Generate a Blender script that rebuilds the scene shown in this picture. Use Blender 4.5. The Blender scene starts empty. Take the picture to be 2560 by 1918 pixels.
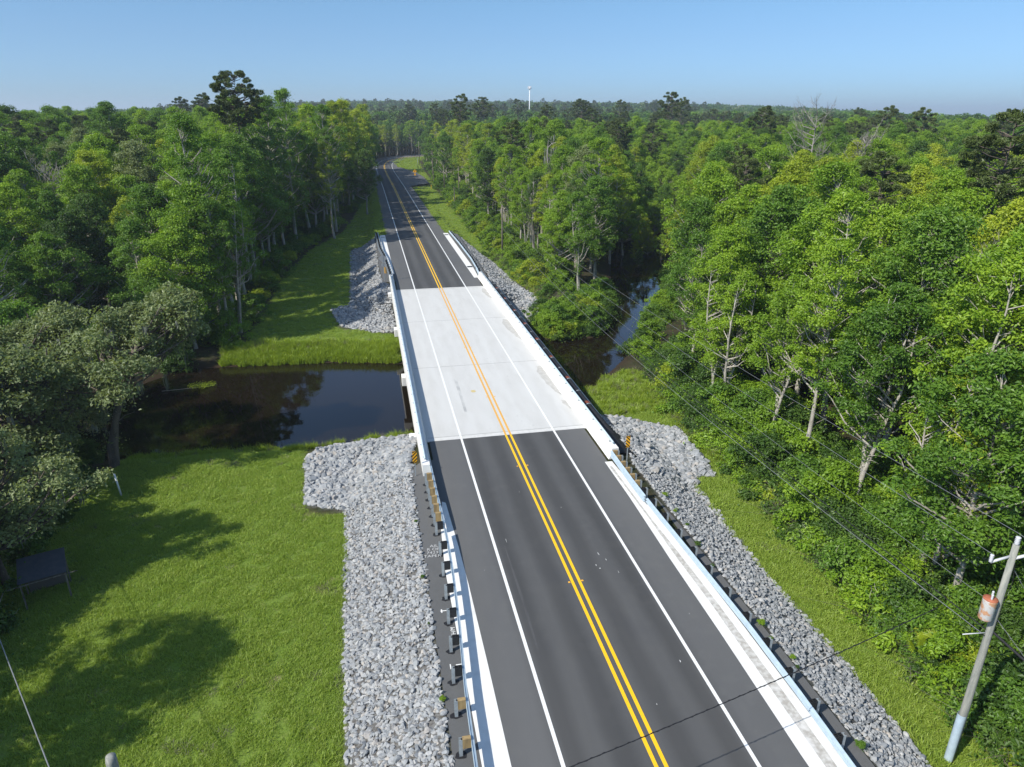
import bpy, math, random
import numpy as np
from mathutils import Vector, Matrix
R_ = math.radians
sc = bpy.context.scene
COL = sc.collection
rng = np.random.default_rng(7)
random.seed(7)

# ------------------------------------------------------------------ camera
CAM = np.array([-9.4058, 0.0, 23.0919]); YAW, PITCH, FPX = .2016, .3709, 1725.1155
cd = bpy.data.cameras.new('camera'); cam = bpy.data.objects.new('camera', cd); COL.objects.link(cam)
cd.sensor_width = 36; cd.lens = FPX/2560*36; cd.clip_start = .5; cd.clip_end = 20000
cam.location = CAM; cam.rotation_euler = (math.pi/2-PITCH, 0, -YAW)
sc.camera = cam
# ------------------------------------------------------------------ sky and sun
SUN_EL, SUN_AZ = R_(43), R_(245)          # azimuth clockwise from +Y
w = bpy.data.worlds.new('World'); sc.world = w; w.use_nodes = True
nt = w.node_tree; bg = nt.nodes['Background']; sky = nt.nodes.new('ShaderNodeTexSky')
sky.sky_type = 'NISHITA'; sky.sun_disc = False; sky.sun_elevation = SUN_EL; sky.sun_rotation = SUN_AZ
sky.air_density = 1.0; sky.dust_density = .4; sky.ozone_density = 3.0; sky.altitude = 0
# sky tint by elevation: low band dimmed, upper sky raised for added fill light
_tc = nt.nodes.new('ShaderNodeTexCoord'); _sp = nt.nodes.new('ShaderNodeSeparateXYZ'); _cr = nt.nodes.new('ShaderNodeValToRGB'); _mx = nt.nodes.new('ShaderNodeMix')
nt.links.new(_tc.outputs['Generated'], _sp.inputs[0]); nt.links.new(_sp.outputs[2], _cr.inputs[0]); _mx.data_type = 'RGBA'; _mx.blend_type = 'MULTIPLY'; _mx.inputs[0].default_value = 1
_e = _cr.color_ramp.elements; _e[0].position = .0; _e[0].color = (.285, .45, .71, 1); _e[1].position = .7; _e[1].color = (1.0, .98, .90, 1)
for _p, _c in ((.04, (.295, .45, .71)), (.09, (.335, .46, .64)), (.14, (.36, .49, .61)), (.35, (.72, .80, .88))): _q = _e.new(_p); _q.color = (*_c, 1)
nt.links.new(sky.outputs[0], _mx.inputs[6]); nt.links.new(_cr.outputs[0], _mx.inputs[7]); nt.links.new(_mx.outputs[2], bg.inputs[0]); bg.inputs[1].default_value = .132
sd = bpy.data.lights.new('sun', 'SUN'); sun = bpy.data.objects.new('sun', sd); COL.objects.link(sun)
sd.energy = 3.7; sd.angle = R_(.53); sd.color = (1, .95, .86)
sv = Vector((math.sin(SUN_AZ)*math.cos(SUN_EL), math.cos(SUN_AZ)*math.cos(SUN_EL), math.sin(SUN_EL)))
sun.rotation_euler = (-sv).to_track_quat('-Z', 'Y').to_euler()
sc.view_settings.view_transform = 'Standard'; sc.view_settings.look = 'None'
sc.view_settings.exposure = 0.70; sc.view_settings.gamma = 1
sc.cycles.max_bounces = 6; sc.cycles.diffuse_bounces = 4; sc.cycles.transmission_bounces = 3
sc.cycles.glossy_bounces = 2; sc.cycles.volume_bounces = 0; sc.cycles.caustics_reflective = False
sc.cycles.use_denoising = True

# ------------------------------------------------------------------ helpers
def tag(o, label=None, cat=None, group=None, kind=None):
    if label: o['label'] = label
    if cat: o['category'] = cat
    if group: o['group'] = group
    if kind: o['kind'] = kind
    return o
def empty(name, loc=(0, 0, 0), rz=0, **k):
    o = bpy.data.objects.new(name, None); COL.objects.link(o); o.location = loc; o.rotation_euler = (0, 0, rz)
    o.empty_display_size = .3
    return tag(o, **k)
def raw_mesh(name, V, F, mats, mi=None, smooth=False):
    """V (n,3), F: (m,k) array or list of lists."""
    me = bpy.data.meshes.new(name)
    V = np.asarray(V, np.float32)
    if isinstance(F, np.ndarray):
        m, k = F.shape
        me.vertices.add(len(V)); me.vertices.foreach_set('co', V.ravel())
        me.loops.add(m*k); me.loops.foreach_set('vertex_index', F.astype(np.int32).ravel())
        me.polygons.add(m); me.polygons.foreach_set('loop_start', np.arange(m, dtype=np.int32)*k)
        me.polygons.foreach_set('loop_total', np.full(m, k, np.int32))
    else:
        me.from_pydata([tuple(map(float, v)) for v in V], [], F)
    for x in (mats if isinstance(mats, (list, tuple)) else [mats]): me.materials.append(x)
    if mi is not None: me.polygons.foreach_set('material_index', np.asarray(mi, np.int32))
    me.polygons.foreach_set('use_smooth', np.full(len(me.polygons), bool(smooth)))
    me.update(calc_edges=True)
    return me
def link(name, me, parent=None, loc=None):
    o = bpy.data.objects.new(name, me); COL.objects.link(o)
    if parent is not None: o.parent = parent
    if loc is not None: o.location = loc
    return o
class MB:
    def __init__(s): s.v = []; s.f = []; s.m = []; s.mi = 0
    def add(s, V, F):
        n = len(s.v); s.v += [tuple(v) for v in V]; s.f += [[i+n for i in f] for f in F]; s.m += [s.mi]*len(F); return s
    def box(s, x0, x1, y0, y1, z0, z1):
        V = [(x, y, z) for z in (z0, z1) for y in (y0, y1) for x in (x0, x1)]
        return s.add(V, [(0, 2, 3, 1), (4, 5, 7, 6), (0, 1, 5, 4), (2, 6, 7, 3), (0, 4, 6, 2), (1, 3, 7, 5)])
    def prism(s, P, z0, z1):
        n = len(P); V = [(x, y, z0) for x, y in P]+[(x, y, z1) for x, y in P]
        return s.add(V, [list(range(n))[::-1], list(range(n, 2*n))]+[(i, (i+1) % n, n+(i+1) % n, n+i) for i in range(n)])
    def tube(s, P, r, n=8, cap=True):
        P = [Vector(p) for p in P]; k = len(P); r = r if isinstance(r, (list, tuple)) else [r]*k
        V = []; up = Vector((0, 0, 1))
        d0 = (P[1]-P[0]).normalized(); a = d0.orthogonal().normalized()
        for i in range(k):
            d = (P[min(i+1, k-1)]-P[max(i-1, 0)]).normalized()
            a = (a-d*a.dot(d)).normalized(); b = d.cross(a)
            for j in range(n):
                t = 2*math.pi*j/n; V.append(P[i]+(a*math.cos(t)+b*math.sin(t))*r[i])
        F = [(i*n+j, i*n+(j+1) % n, (i+1)*n+(j+1) % n, (i+1)*n+j) for i in range(k-1) for j in range(n)]
        if cap: F += [list(range(n))[::-1], list(range((k-1)*n, k*n))]
        return s.add(V, F)
    def sweep(s, prof, path, closed=False):
        """prof: [(u,z)], path: [(x,y,z)]; u is sideways to the right of travel."""
        n = len(prof); V = []
        for i, p in enumerate(path):
            a = path[max(i-1, 0)]; b = path[min(i+1, len(path)-1)]
            dx, dy = b[0]-a[0], b[1]-a[1]; l = math.hypot(dx, dy) or 1; sx, sy = dy/l, -dx/l
            V += [(p[0]+sx*u, p[1]+sy*u, p[2]+z) for u, z in prof]
        m = n if closed else n-1
        F = [(i*n+j, i*n+(j+1) % n, (i+1)*n+(j+1) % n, (i+1)*n+j) for i in range(len(path)-1) for j in range(m)]
        if closed: F += [list(range(n)), list(range((len(path)-1)*n, len(path)*n))[::-1]]
        return s.add(V, F)
    def mesh(s, name, mats, smooth=False):
        me = raw_mesh(name, s.v, [list(f) for f in s.f], mats, s.m, smooth); return me
    def build(s, name, mats, parent=None, smooth=False, loc=None, bevel=0):
        o = link(name, s.mesh(name, mats, smooth), parent, loc)
        if bevel:
            b = o.modifiers.new('bevel', 'BEVEL'); b.width = bevel; b.segments = 2; b.limit_method = 'ANGLE'
        return o

# ------------------------------------------------------------------ materials
def mat(name, base=(.5, .5, .5), rough=.7, metal=0, spec=.3, noise=None, noise2=None, bump=None, island=None):
    """noise=(scale, colour2, lo, hi[, stretch])"""
    m = bpy.data.materials.new(name); m.use_nodes = True; t = m.node_tree; N = t.nodes; L = t.links
    b = N['Principled BSDF']; b.inputs['Roughness'].default_value = rough; b.inputs['Metallic'].default_value = metal
    b.inputs['Specular IOR Level'].default_value = spec; b.inputs['Base Color'].default_value = (*base, 1)
    tc = N.new('ShaderNodeTexCoord'); last = None
    def tex(scale, stretch=None, detail=5):
        src = tc.outputs['Object']
        if stretch:
            mp = N.new('ShaderNodeMapping'); mp.inputs['Scale'].default_value = stretch; L.new(src, mp.inputs[0]); src = mp.outputs[0]
        n = N.new('ShaderNodeTexNoise'); n.inputs['Scale'].default_value = scale; n.inputs['Detail'].default_value = detail; L.new(src, n.inputs[0])
        return n
    for nz in [noise, noise2] if not isinstance(noise, list) else noise:
        if not nz: continue
        n = tex(nz[0], nz[4] if len(nz) > 4 else None)
        r = N.new('ShaderNodeMapRange'); r.inputs[1].default_value = nz[2]; r.inputs[2].default_value = nz[3]; L.new(n.outputs[0], r.inputs[0])
        x = N.new('ShaderNodeMix'); x.data_type = 'RGBA'; L.new(r.outputs[0], x.inputs[0])
        if last is None: x.inputs[6].default_value = (*base, 1)
        else: L.new(last, x.inputs[6])
        x.inputs[7].default_value = (*nz[1], 1); last = x.outputs[2]
    if island:
        g = N.new('ShaderNodeNewGeometry'); cr = N.new('ShaderNodeValToRGB'); L.new(g.outputs['Random Per Island'], cr.inputs[0])
        e = cr.color_ramp.elements; e[0].color = (*island[0], 1); e[0].position = 0; e[1].color = (*island[-1], 1); e[1].position = 1
        for i, c in enumerate(island[1:-1]): q = e.new((i+1)/(len(island)-1)); q.color = (*c, 1)
        if last is None: last = cr.outputs[0]
        else:
            x = N.new('ShaderNodeMix'); x.data_type = 'RGBA'; x.blend_type = 'MULTIPLY'; x.inputs[0].default_value = 1
            L.new(cr.outputs[0], x.inputs[6]); L.new(last, x.inputs[7]); last = x.outputs[2]
    if last is not None: L.new(last, b.inputs['Base Color'])
    if bump:
        n = tex(bump[0]); bp = N.new('ShaderNodeBump'); bp.inputs['Strength'].default_value = bump[1]; bp.inputs['Distance'].default_value = bump[2] if len(bump) > 2 else .02
        L.new(n.outputs[0], bp.inputs['Height']); L.new(bp.outputs[0], b.inputs['Normal'])
    return m
def leafmat(name, cols, trans=.42, gloss=.03, var=.3, raw=False):
    if not raw: cols = [(a*2.35, b*2.15, c*1.2) for a, b, c in cols]
    m = bpy.data.materials.new(name); m.use_nodes = True; t = m.node_tree; N = t.nodes; L = t.links
    N.remove(N['Principled BSDF']); out = N['Material Output']
    g = N.new('ShaderNodeNewGeometry'); oi = N.new('ShaderNodeObjectInfo'); tc = N.new('ShaderNodeTexCoord')
    nz = N.new('ShaderNodeTexNoise'); nz.inputs['Scale'].default_value = .45; nz.inputs['Detail'].default_value = 2; L.new(tc.outputs['Object'], nz.inputs[0])
    # per-leaf and per-clump mix, then a per-tree shift
    a = N.new('ShaderNodeMath'); a.operation = 'MULTIPLY_ADD'; L.new(g.outputs['Random Per Island'], a.inputs[0]); a.inputs[1].default_value = .45; 
    b = N.new('ShaderNodeMapRange'); b.inputs[1].default_value = .3; b.inputs[2].default_value = .7; b.inputs[3].default_value = 0; b.inputs[4].default_value = .3; L.new(nz.outputs[0], b.inputs[0])
    L.new(b.outputs[0], a.inputs[2])
    c = N.new('ShaderNodeMath'); c.operation = 'MULTIPLY_ADD'; L.new(oi.outputs['Random'], c.inputs[0]); c.inputs[1].default_value = var; L.new(a.outputs[0], c.inputs[2])
    cr = N.new('ShaderNodeValToRGB'); L.new(c.outputs[0], cr.inputs[0]); e = cr.color_ramp.elements
    e[0].color = (*cols[0], 1); e[0].position = 0; e[1].color = (*cols[-1], 1); e[1].position = 1
    for i, k in enumerate(cols[1:-1]): q = e.new((i+1)/(len(cols)-1)); q.color = (*k, 1)
    d = N.new('ShaderNodeBsdfDiffuse'); tr = N.new('ShaderNodeBsdfTranslucent'); gl = N.new('ShaderNodeBsdfGlossy'); gl.inputs['Roughness'].default_value = .5
    L.new(cr.outputs[0], d.inputs[0])
    hs = N.new('ShaderNodeMix'); hs.data_type = 'RGBA'; hs.blend_type = 'MULTIPLY'; hs.inputs[0].default_value = 1; L.new(cr.outputs[0], hs.inputs[6]); hs.inputs[7].default_value = (1.2, 1.15, .45, 1)
    L.new(hs.outputs[2], tr.inputs[0])
    x = N.new('ShaderNodeMixShader'); x.inputs[0].default_value = trans; L.new(d.outputs[0], x.inputs[1]); L.new(tr.outputs[0], x.inputs[2])
    y = N.new('ShaderNodeMixShader'); y.inputs[0].default_value = gloss; L.new(x.outputs[0], y.inputs[1]); L.new(gl.outputs[0], y.inputs[2])
    L.new(y.outputs[0], out.inputs[0])
    return m
LEAF = {
    'bright green': leafmat('leaf_bright', [(.040, .085, .010), (.085, .160, .016), (.155, .235, .028)]),
    'yellow-green': leafmat('leaf_yellow', [(.070, .110, .010), (.130, .185, .018), (.215, .260, .035)]),
    'mid green': leafmat('leaf_mid', [(.022, .058, .010), (.050, .110, .018), (.095, .170, .030)]),
    'dark green': leafmat('leaf_dark', [(.014, .036, .010), (.030, .068, .016), (.060, .110, .028)]),
    'olive green': leafmat('leaf_olive', [(.050, .074, .052), (.088, .122, .086), (.135, .172, .135)]),
    'grey-green': leafmat('leaf_grey', [(.052, .072, .056), (.090, .118, .092), (.140, .170, .145)]),
}
M_needle = leafmat('pine_needles', [(.020, .034, .015), (.038, .058, .026), (.062, .086, .042)], trans=.15)
M_moss = leafmat('spanish_moss', [(.10, .11, .085), (.16, .17, .14), (.22, .23, .19)], trans=.1, gloss=.01, raw=True)
M_bark = mat('bark_pale', (.40, .37, .32), .9, noise=[(3, (.22, .20, .165), .4, .68, (1, 1, .25)), (9, (.50, .48, .43), .5, .8)], bump=(14, .6))
M_bark_d = mat('bark_dark', (.14, .115, .09), .9, noise=[(3, (.07, .06, .05), .4, .65, (1, 1, .25)), (8, (.22, .2, .17), .55, .8)], bump=(14, .6))
M_dead = mat('dead_wood', (.33, .30, .27), .9, noise=[(2, (.18, .16, .14), .4, .7, (1, 1, .3))])
M_asphalt = mat('asphalt', (.088, .089, .089), .85, spec=.25, noise=[(.35, (.106, .106, .104), .4, .62, (1, .12, 1)), (40, (.070, .071, .073), .5, .75), (1.3, (.101, .101, .099), .5, .8), (.45, (.086, .087, .089), .55, .75, (1, .5, 1)), (90, (.15, .15, .148), .62, .8)], bump=(120, .35, .01))
def road_wear(m):
    t = m.node_tree; N = t.nodes; L = t.links; b = N['Principled BSDF']; src = b.inputs['Base Color'].links[0].from_socket
    tc = N.new('ShaderNodeTexCoord'); sp = N.new('ShaderNodeSeparateXYZ'); L.new(tc.outputs['Object'], sp.inputs[0])
    nz = N.new('ShaderNodeTexNoise'); nz.inputs['Scale'].default_value = .16; nz.inputs['Detail'].default_value = 3; L.new(tc.outputs['Object'], nz.inputs[0])
    ab = N.new('ShaderNodeMath'); ab.operation = 'ABSOLUTE'; L.new(sp.outputs[0], ab.inputs[0])
    ad = N.new('ShaderNodeMath'); ad.operation = 'MULTIPLY_ADD'; L.new(nz.outputs[0], ad.inputs[0]); ad.inputs[1].default_value = .5; L.new(ab.outputs[0], ad.inputs[2])
    dv = N.new('ShaderNodeMath'); dv.operation = 'DIVIDE'; L.new(ad.outputs[0], dv.inputs[0]); dv.inputs[1].default_value = 7
    cr = N.new('ShaderNodeValToRGB'); L.new(dv.outputs[0], cr.inputs[0]); e = cr.color_ramp.elements
    e[0].position = 0; e[0].color = (.92,)*3+(1,); e[1].position = 1; e[1].color = (1.15,)*3+(1,)
    for p_, v in ((.10, .88), (.17, .66), (.24, .68), (.31, .90), (.38, .88), (.45, .66), (.51, .70), (.56, .98), (.62, 1.16)): k = e.new(p_); k.color = (v, v, v*1.01, 1)
    x = N.new('ShaderNodeMix'); x.data_type = 'RGBA'; x.blend_type = 'MULTIPLY'; x.inputs[0].default_value = 1; L.new(src, x.inputs[6]); L.new(cr.outputs[0], x.inputs[7]); L.new(x.outputs[2], b.inputs['Base Color'])
road_wear(M_asphalt)
M_conc = mat('concrete_deck', (.51, .505, .485), .8, noise=[(.8, (.56, .56, .54), .3, .75, (1, .05, 1)), (1.1, (.47, .465, .44), .45, .9, (1, .25, 1)), (30, (.43, .425, .41), .62, .85)])
M_white = mat('concrete_white', (.72, .715, .69), .75, noise=[(1.5, (.60, .59, .56), .5, .8), (25, (.55, .54, .51), .62, .8)])
M_paintw = mat('paint_white', (.76, .76, .74), .6, noise=[(14, (.58, .58, .56), .5, .8), (50, (.25, .25, .25), .66, .75)])
M_painty = mat('paint_yellow', (.86, .50, .012), .6, noise=[(10, (.72, .42, .02), .5, .8), (45, (.40, .26, .05), .64, .75)])
M_painty2 = mat('paint_yellow_worn', (.70, .36, .05), .6, noise=[(6, (.62, .38, .12), .45, .7), (30, (.60, .52, .38), .6, .75)])
M_paintw2 = mat('paint_white_worn', (.74, .74, .72), .6, noise=[(5, (.64, .64, .62), .45, .7)])
M_galv = mat('galvanised_steel', (.44, .54, .61), .5, .1, noise=[(3, (.37, .46, .53), .4, .7)])
M_galv2 = mat('galvanised_post', (.36, .40, .42), .5, .2, noise=[(5, (.28, .31, .33), .4, .7)])
M_block = mat('black_plastic', (.018, .019, .021), .6)
M_wood = mat('timber_block', (.33, .235, .11), .85, noise=[(6, (.20, .14, .07), .4, .7, (1, 1, .2))])
M_polewood = mat('pole_wood', (.30, .30, .26), .9, noise=[(2.5, (.20, .21, .19), .4, .65, (3, 3, .3)), (7, (.38, .37, .33), .55, .8, (3, 3, .4))], bump=(20, .5))
M_polewood2 = mat('pole_wood_dark', (.20, .175, .145), .9, noise=[(2.5, (.08, .07, .06), .4, .65, (3, 3, .3))])
M_black = mat('black_rubber', (.016, .016, .018), .6, noise=[(4, (.03, .03, .033), .5, .8)])
M_rust = mat('rusty_strap', (.22, .055, .03), .8, noise=[(30, (.05, .03, .025), .5, .7)])
M_wire = mat('wire_metal', (.19, .20, .21), .6, .1)
M_cable = mat('cable_black', (.02, .02, .022), .6)
M_signy = mat('sign_yellow', (.85, .42, .015), .45, spec=.4)
M_signk = mat('sign_black', (.012, .012, .012), .5)
M_signg = mat('sign_back_grey', (.33, .34, .35), .5, .4)
M_porc = mat('insulator_white', (.52, .53, .55), .35)
M_trans = mat('transformer_paint', (.55, .54, .52), .5, noise=[(3.5, (.55, .30, .17), .50, .60), (10, (.38, .17, .09), .60, .75)])
M_lid = mat('transformer_rust', (.40, .13, .07), .7, noise=[(6, (.25, .08, .04), .4, .7)])
M_pvc = mat('white_pvc', (.72, .73, .74), .4)
M_stone = mat('riprap_stone', (.95, .95, .95), .85, noise=[(3.5, (.70, .70, .72), .45, .7), (18, (1.1, 1.1, 1.1), .55, .8)],
              island=[(.19, .205, .22), (.29, .305, .315), (.36, .37, .37), (.24, .255, .265), (.44, .44, .43), (.32, .335, .345), (.40, .37, .33)])
M_stone_bed = mat('stone_fines', (.20, .205, .205), .95, noise=[(9, (.10, .10, .10), .4, .6), (30, (.30, .30, .30), .55, .75)], bump=(12, 1, .08))
M_mark = mat('marker_amber', (.75, .38, .04), .4)
M_spray = mat('spray_paint', (.55, .55, .54), .7, noise=[(40, (.2, .2, .2), .5, .6)])
M_stain = mat('concrete_stain', (.38, .37, .345), .85, noise=[(3, (.48, .475, .45), .4, .65), (12, (.38, .37, .34), .5, .7)])
M_rubber = mat('tyre_mark', (.30, .30, .295), .85, noise=[(1.2, (.52, .52, .50), .35, .6, (1, .5, 1)), (14, (.45, .45, .44), .5, .6)])
M_tarp = mat('shed_roof_sheet', (.04, .048, .062), .6, noise=[(4, (.06, .066, .075), .4, .7)])
M_shedw = mat('weathered_board', (.12, .105, .09), .9, noise=[(5, (.12, .1, .08), .4, .7)])
# grass blades
M_blade = leafmat('grass_blades', [(.078, .135, .024), (.118, .182, .042), (.165, .220, .078)], trans=.35, gloss=.03, var=.35)
M_reed = leafmat('reed_blades', [(.066, .115, .014), (.112, .172, .022), (.160, .212, .036)], trans=.4, gloss=.03, var=.3)
M_dry = leafmat('dry_stems', [(.11, .095, .07), (.18, .16, .12), (.27, .245, .19)], trans=.05, gloss=.02, raw=True)

# ------------------------------------------------------------------ terrain
ROADC = np.array([(0, -60), (0, 0), (0, 150), (0, 250), (-.3, 290), (-.5, 320), (-.3, 350), (.8, 375), (3, 397), (6.5, 414), (11, 426), (18, 438), (28, 452), (40, 466), (56, 480), (80, 496), (120, 515)], float)
def seg_dist(P, A, closed=False):
    """distance from points P (n,2) to polyline A."""
    d = np.full(len(P), 1e9)
    n = len(A)
    for i in range(n if closed else n-1):
        a = A[i]; b = A[(i+1) % n]; ab = b-a; t = np.clip(((P-a)@ab)/(ab@ab+1e-12), 0, 1)
        q = P-(a+t[:, None]*ab); d = np.minimum(d, np.hypot(q[:, 0], q[:, 1]))
    return d
def inside(P, A):
    c = np.zeros(len(P), bool); n = len(A)
    for i in range(n):
        x1, y1 = A[i]; x2, y2 = A[(i+1) % n]
        if y1 == y2: continue
        k = ((y1 > P[:, 1]) != (y2 > P[:, 1])) & (P[:, 0] < (x2-x1)*(P[:, 1]-y1)/(y2-y1)+x1); c ^= k
    return c
WATER = np.array([(-120, 20), (-90, 34), (-60, 44), (-45, 52), (-36, 56.2), (-31, 56.6), (-24, 56.2), (-16.4, 55.4), (-7, 56.6), (0, 58.5), (8, 61.5), (12.5, 64.5), (17, 70),
                  (23.5, 78.5), (30, 92), (36, 101), (41, 112), (47.5, 126), (58, 150), (72, 180), (86, 208), (80, 216), (64, 190), (50, 162), (41, 140), (35, 124), (29, 106), (23.5, 91), (17.6, 80.5), (10.7, 81), (4, 79), (-6.8, 75.5), (-14.5, 77.6), (-22.8, 78.4), (-30.7, 78.5), (-36, 72.5), (-45, 68), (-62, 60), (-90, 50), (-120, 38)], float)
def vnoise(x, y, s, seed=0):
    """smooth value noise"""
    x = x/s+seed*17.3; y = y/s-seed*9.1; xi = np.floor(x); yi = np.floor(y); fx = x-xi; fy = y-yi
    fx = fx*fx*(3-2*fx); fy = fy*fy*(3-2*fy)
    def h(a, b): v = np.sin(a*127.1+b*311.7)*43758.5453; return v-np.floor(v)
    return (h(xi, yi)*(1-fx)+h(xi+1, yi)*fx)*(1-fy)+(h(xi, yi+1)*(1-fx)+h(xi+1, yi+1)*fx)*fy
def sstep(a, b, x): t = np.clip((x-a)/(b-a), 0, 1); return t*t*(3-2*t)
def ground(x, y):
    x = np.asarray(x, float); y = np.asarray(y, float); P = np.stack([x.ravel(), y.ravel()], 1); X, Y = P[:, 0], P[:, 1]
    base = -2.45+2.05*sstep(112, 190, Y)
    base += (vnoise(X, Y, 9, 1)-.5)*.25+(vnoise(X, Y, 3, 2)-.5)*.08
    near = (np.abs(X) < 130) & (Y < 225) & (Y > 0)
    wd = np.full(len(P), 50.); wd[near] = seg_dist(P[near], WATER, True)
    ins = np.zeros(len(P), bool); ins[near] = inside(P[near], WATER)
    bank = np.where(ins, -3.55-np.minimum(wd*.35, 1.1), -3.5+np.minimum(wd, 3.2)/3.2*1.1)
    base = np.where(ins, bank, np.minimum(base, np.where(wd < 3.2, bank, 99)))
    dr = seg_dist(P, ROADC)
    side = -.06-np.maximum(0, dr-7.95-4*sstep(380, 400, Y))/1.8
    gap = np.where((Y > 48.2) & (Y < 97), np.minimum(Y-48.2, 97-Y), 0)
    emb = side-gap/1.65
    z = np.maximum(base, emb)
    d = np.hypot(X-CAM[0], Y-CAM[1]); az = np.degrees(np.arctan2(X-CAM[0], Y-CAM[1]))
    el = np.interp(az, [-60, -32, -22, -10, 0, 12, 22, 32, 38, 44, 50, 60], [-.9, -.85, -.3, .45, .75, .72, .6, .3, -.1, -.6, -.95, -1.0])
    tgt = d*np.tan(np.radians(el))+2.5; tgt = np.where(el > 0, np.minimum(tgt, 2200*np.tan(np.radians(el))+2.5), tgt)
    return (z+(tgt-z)*np.where(el < 0, sstep(170, 900, d), sstep(480, 1500, d))).reshape(x.shape)
def gz(x, y): return float(ground(np.array([x]), np.array([y]))[0])
def spaced(a, b, s): return list(np.arange(a, b, s))
def grow(start, end, s0, f):
    o = [start]; s = s0
    while o[-1] < end: s *= f; o.append(o[-1]+s)
    return o
xs = np.array([-v for v in grow(50, 7000, .9, 1.09)][::-1]+spaced(-49.5, 49.5, .45)+grow(49.9, 7000, .9, 1.09))
ys = np.array([-v for v in grow(20, 400, 1.2, 1.3)][::-1]+spaced(-19, 170, .45)+grow(170, 9000, .8, 1.045))
gx, gy = np.meshgrid(xs, ys); gzz = ground(gx, gy)
nx, ny = len(xs), len(ys)
idx = (np.arange(ny-1)[:, None]*nx+np.arange(nx-1)[None, :]).ravel()
TV = np.stack([gx.ravel(), gy.ravel(), gzz.ravel()], 1)
TF = np.stack([idx, idx+1, idx+nx+1, idx+nx], 1)
# zones: what grows or lies on the ground
LAWN_L = np.array([(-12.1, -10), (-12.1, 42), (-15.2, 43), (-15.8, 52), (-16, 55.5), (-24, 56), (-30, 55.5), (-31, 47), (-34, 40), (-38, 10), (-38, -10)], float)
LAWN_FL = np.array([(-13, 98), (-15.5, 97), (-14, 88), (-7, 83.5), (-6.9, 76), (-14.5, 78), (-24, 79), (-25, 86), (-24.5, 95), (-24, 120), (-21, 142), (-15, 160), (-12.5, 180), (-10.5, 230), (-9, 300), (-6, 300), (-6, 146), (-13.2, 142)], float)
STRIP_R = np.array([(11.5, -10), (12.2, 30), (13, 41.8), (15, 42), (15.8, 50), (10, 54.5), (11, 61), (15, 66), (20, 64), (17.5, 52), (17.5, 42), (16.2, 30), (15.6, 10), (15, -10)], float)
GRASS_FR = np.array([(6, 147), (8.5, 147), (12.5, 127), (13.8, 106), (16, 104), (15, 120), (13.5, 150), (12.8, 200), (13.5, 240), (16, 300), (17.5, 350), (20, 400), (30, 440), (16, 432), (8, 415), (5.2, 388), (6.2, 352), (9.8, 338), (13.2, 313), (14.2, 290), (13.8, 260), (8, 251), (6.4, 246)], float)
RIP_LN = np.array([(-7.72, -6), (-7.72, 45.5), (-7.05, 48), (-7.05, 55.4), (-11, 54.9), (-14.4, 54), (-15.7, 51.4), (-15.2, 44.2), (-12.5, 42.9), (-12.35, 32), (-12.0, 22), (-11.9, -6)], float)
RIP_RN = np.array([(8.2, -6), (8.1, 22), (7.95, 33), (7.8, 41), (8.4, 44), (8.6, 54), (10.5, 54.6), (15.7, 50.5), (14.9, 42.4), (13.15, 42.2), (12.35, 31), (12.5, 22.8), (11.95, 17), (11.8, -6)], float)
RIP_LF = np.array([(-8.35, 146), (-10.5, 144), (-13.4, 140), (-13.0, 99.5), (-15.6, 97.5), (-14, 89), (-10, 85.3), (-6.9, 84.5), (-7.0, 101), (-8.0, 103), (-8.35, 116)], float)
RIP_RF = np.array([(7.1, 85), (10.8, 86), (13, 89), (15.7, 93), (13.7, 104), (12.6, 127), (9.2, 145), (8.4, 145), (8.3, 104), (7.2, 100)], float)
Pn = TV[:, :2]
def soft(poly, w=1.0, seed=3):
    d = seg_dist(Pn, poly, True); i = inside(Pn, poly)
    return np.clip(.5+np.where(i, d, -d)/w, 0, 1)
m_near = (np.abs(Pn[:, 0]) < 140) & (Pn[:, 1] < 520)
Pfull = Pn; Pn = Pfull[m_near]
ga = np.maximum.reduce([soft(LAWN_L), soft(LAWN_FL), soft(STRIP_R), soft(GRASS_FR, 1.5)])
da = np.maximum(np.clip(1.1-seg_dist(Pn, WATER, True)/1.6, 0, 1), inside(Pn, WATER))
ra = np.maximum.reduce([soft(RIP_LN, .3), soft(RIP_RN, .3), soft(RIP_LF, .3), soft(RIP_RF, .3)])
grass_a = np.zeros(len(Pfull)); mud_a = np.zeros(len(Pfull)); rock_a = np.zeros(len(Pfull))
grass_a[m_near] = ga; mud_a[m_near] = da; rock_a[m_near] = ra
Pn = Pfull
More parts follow.
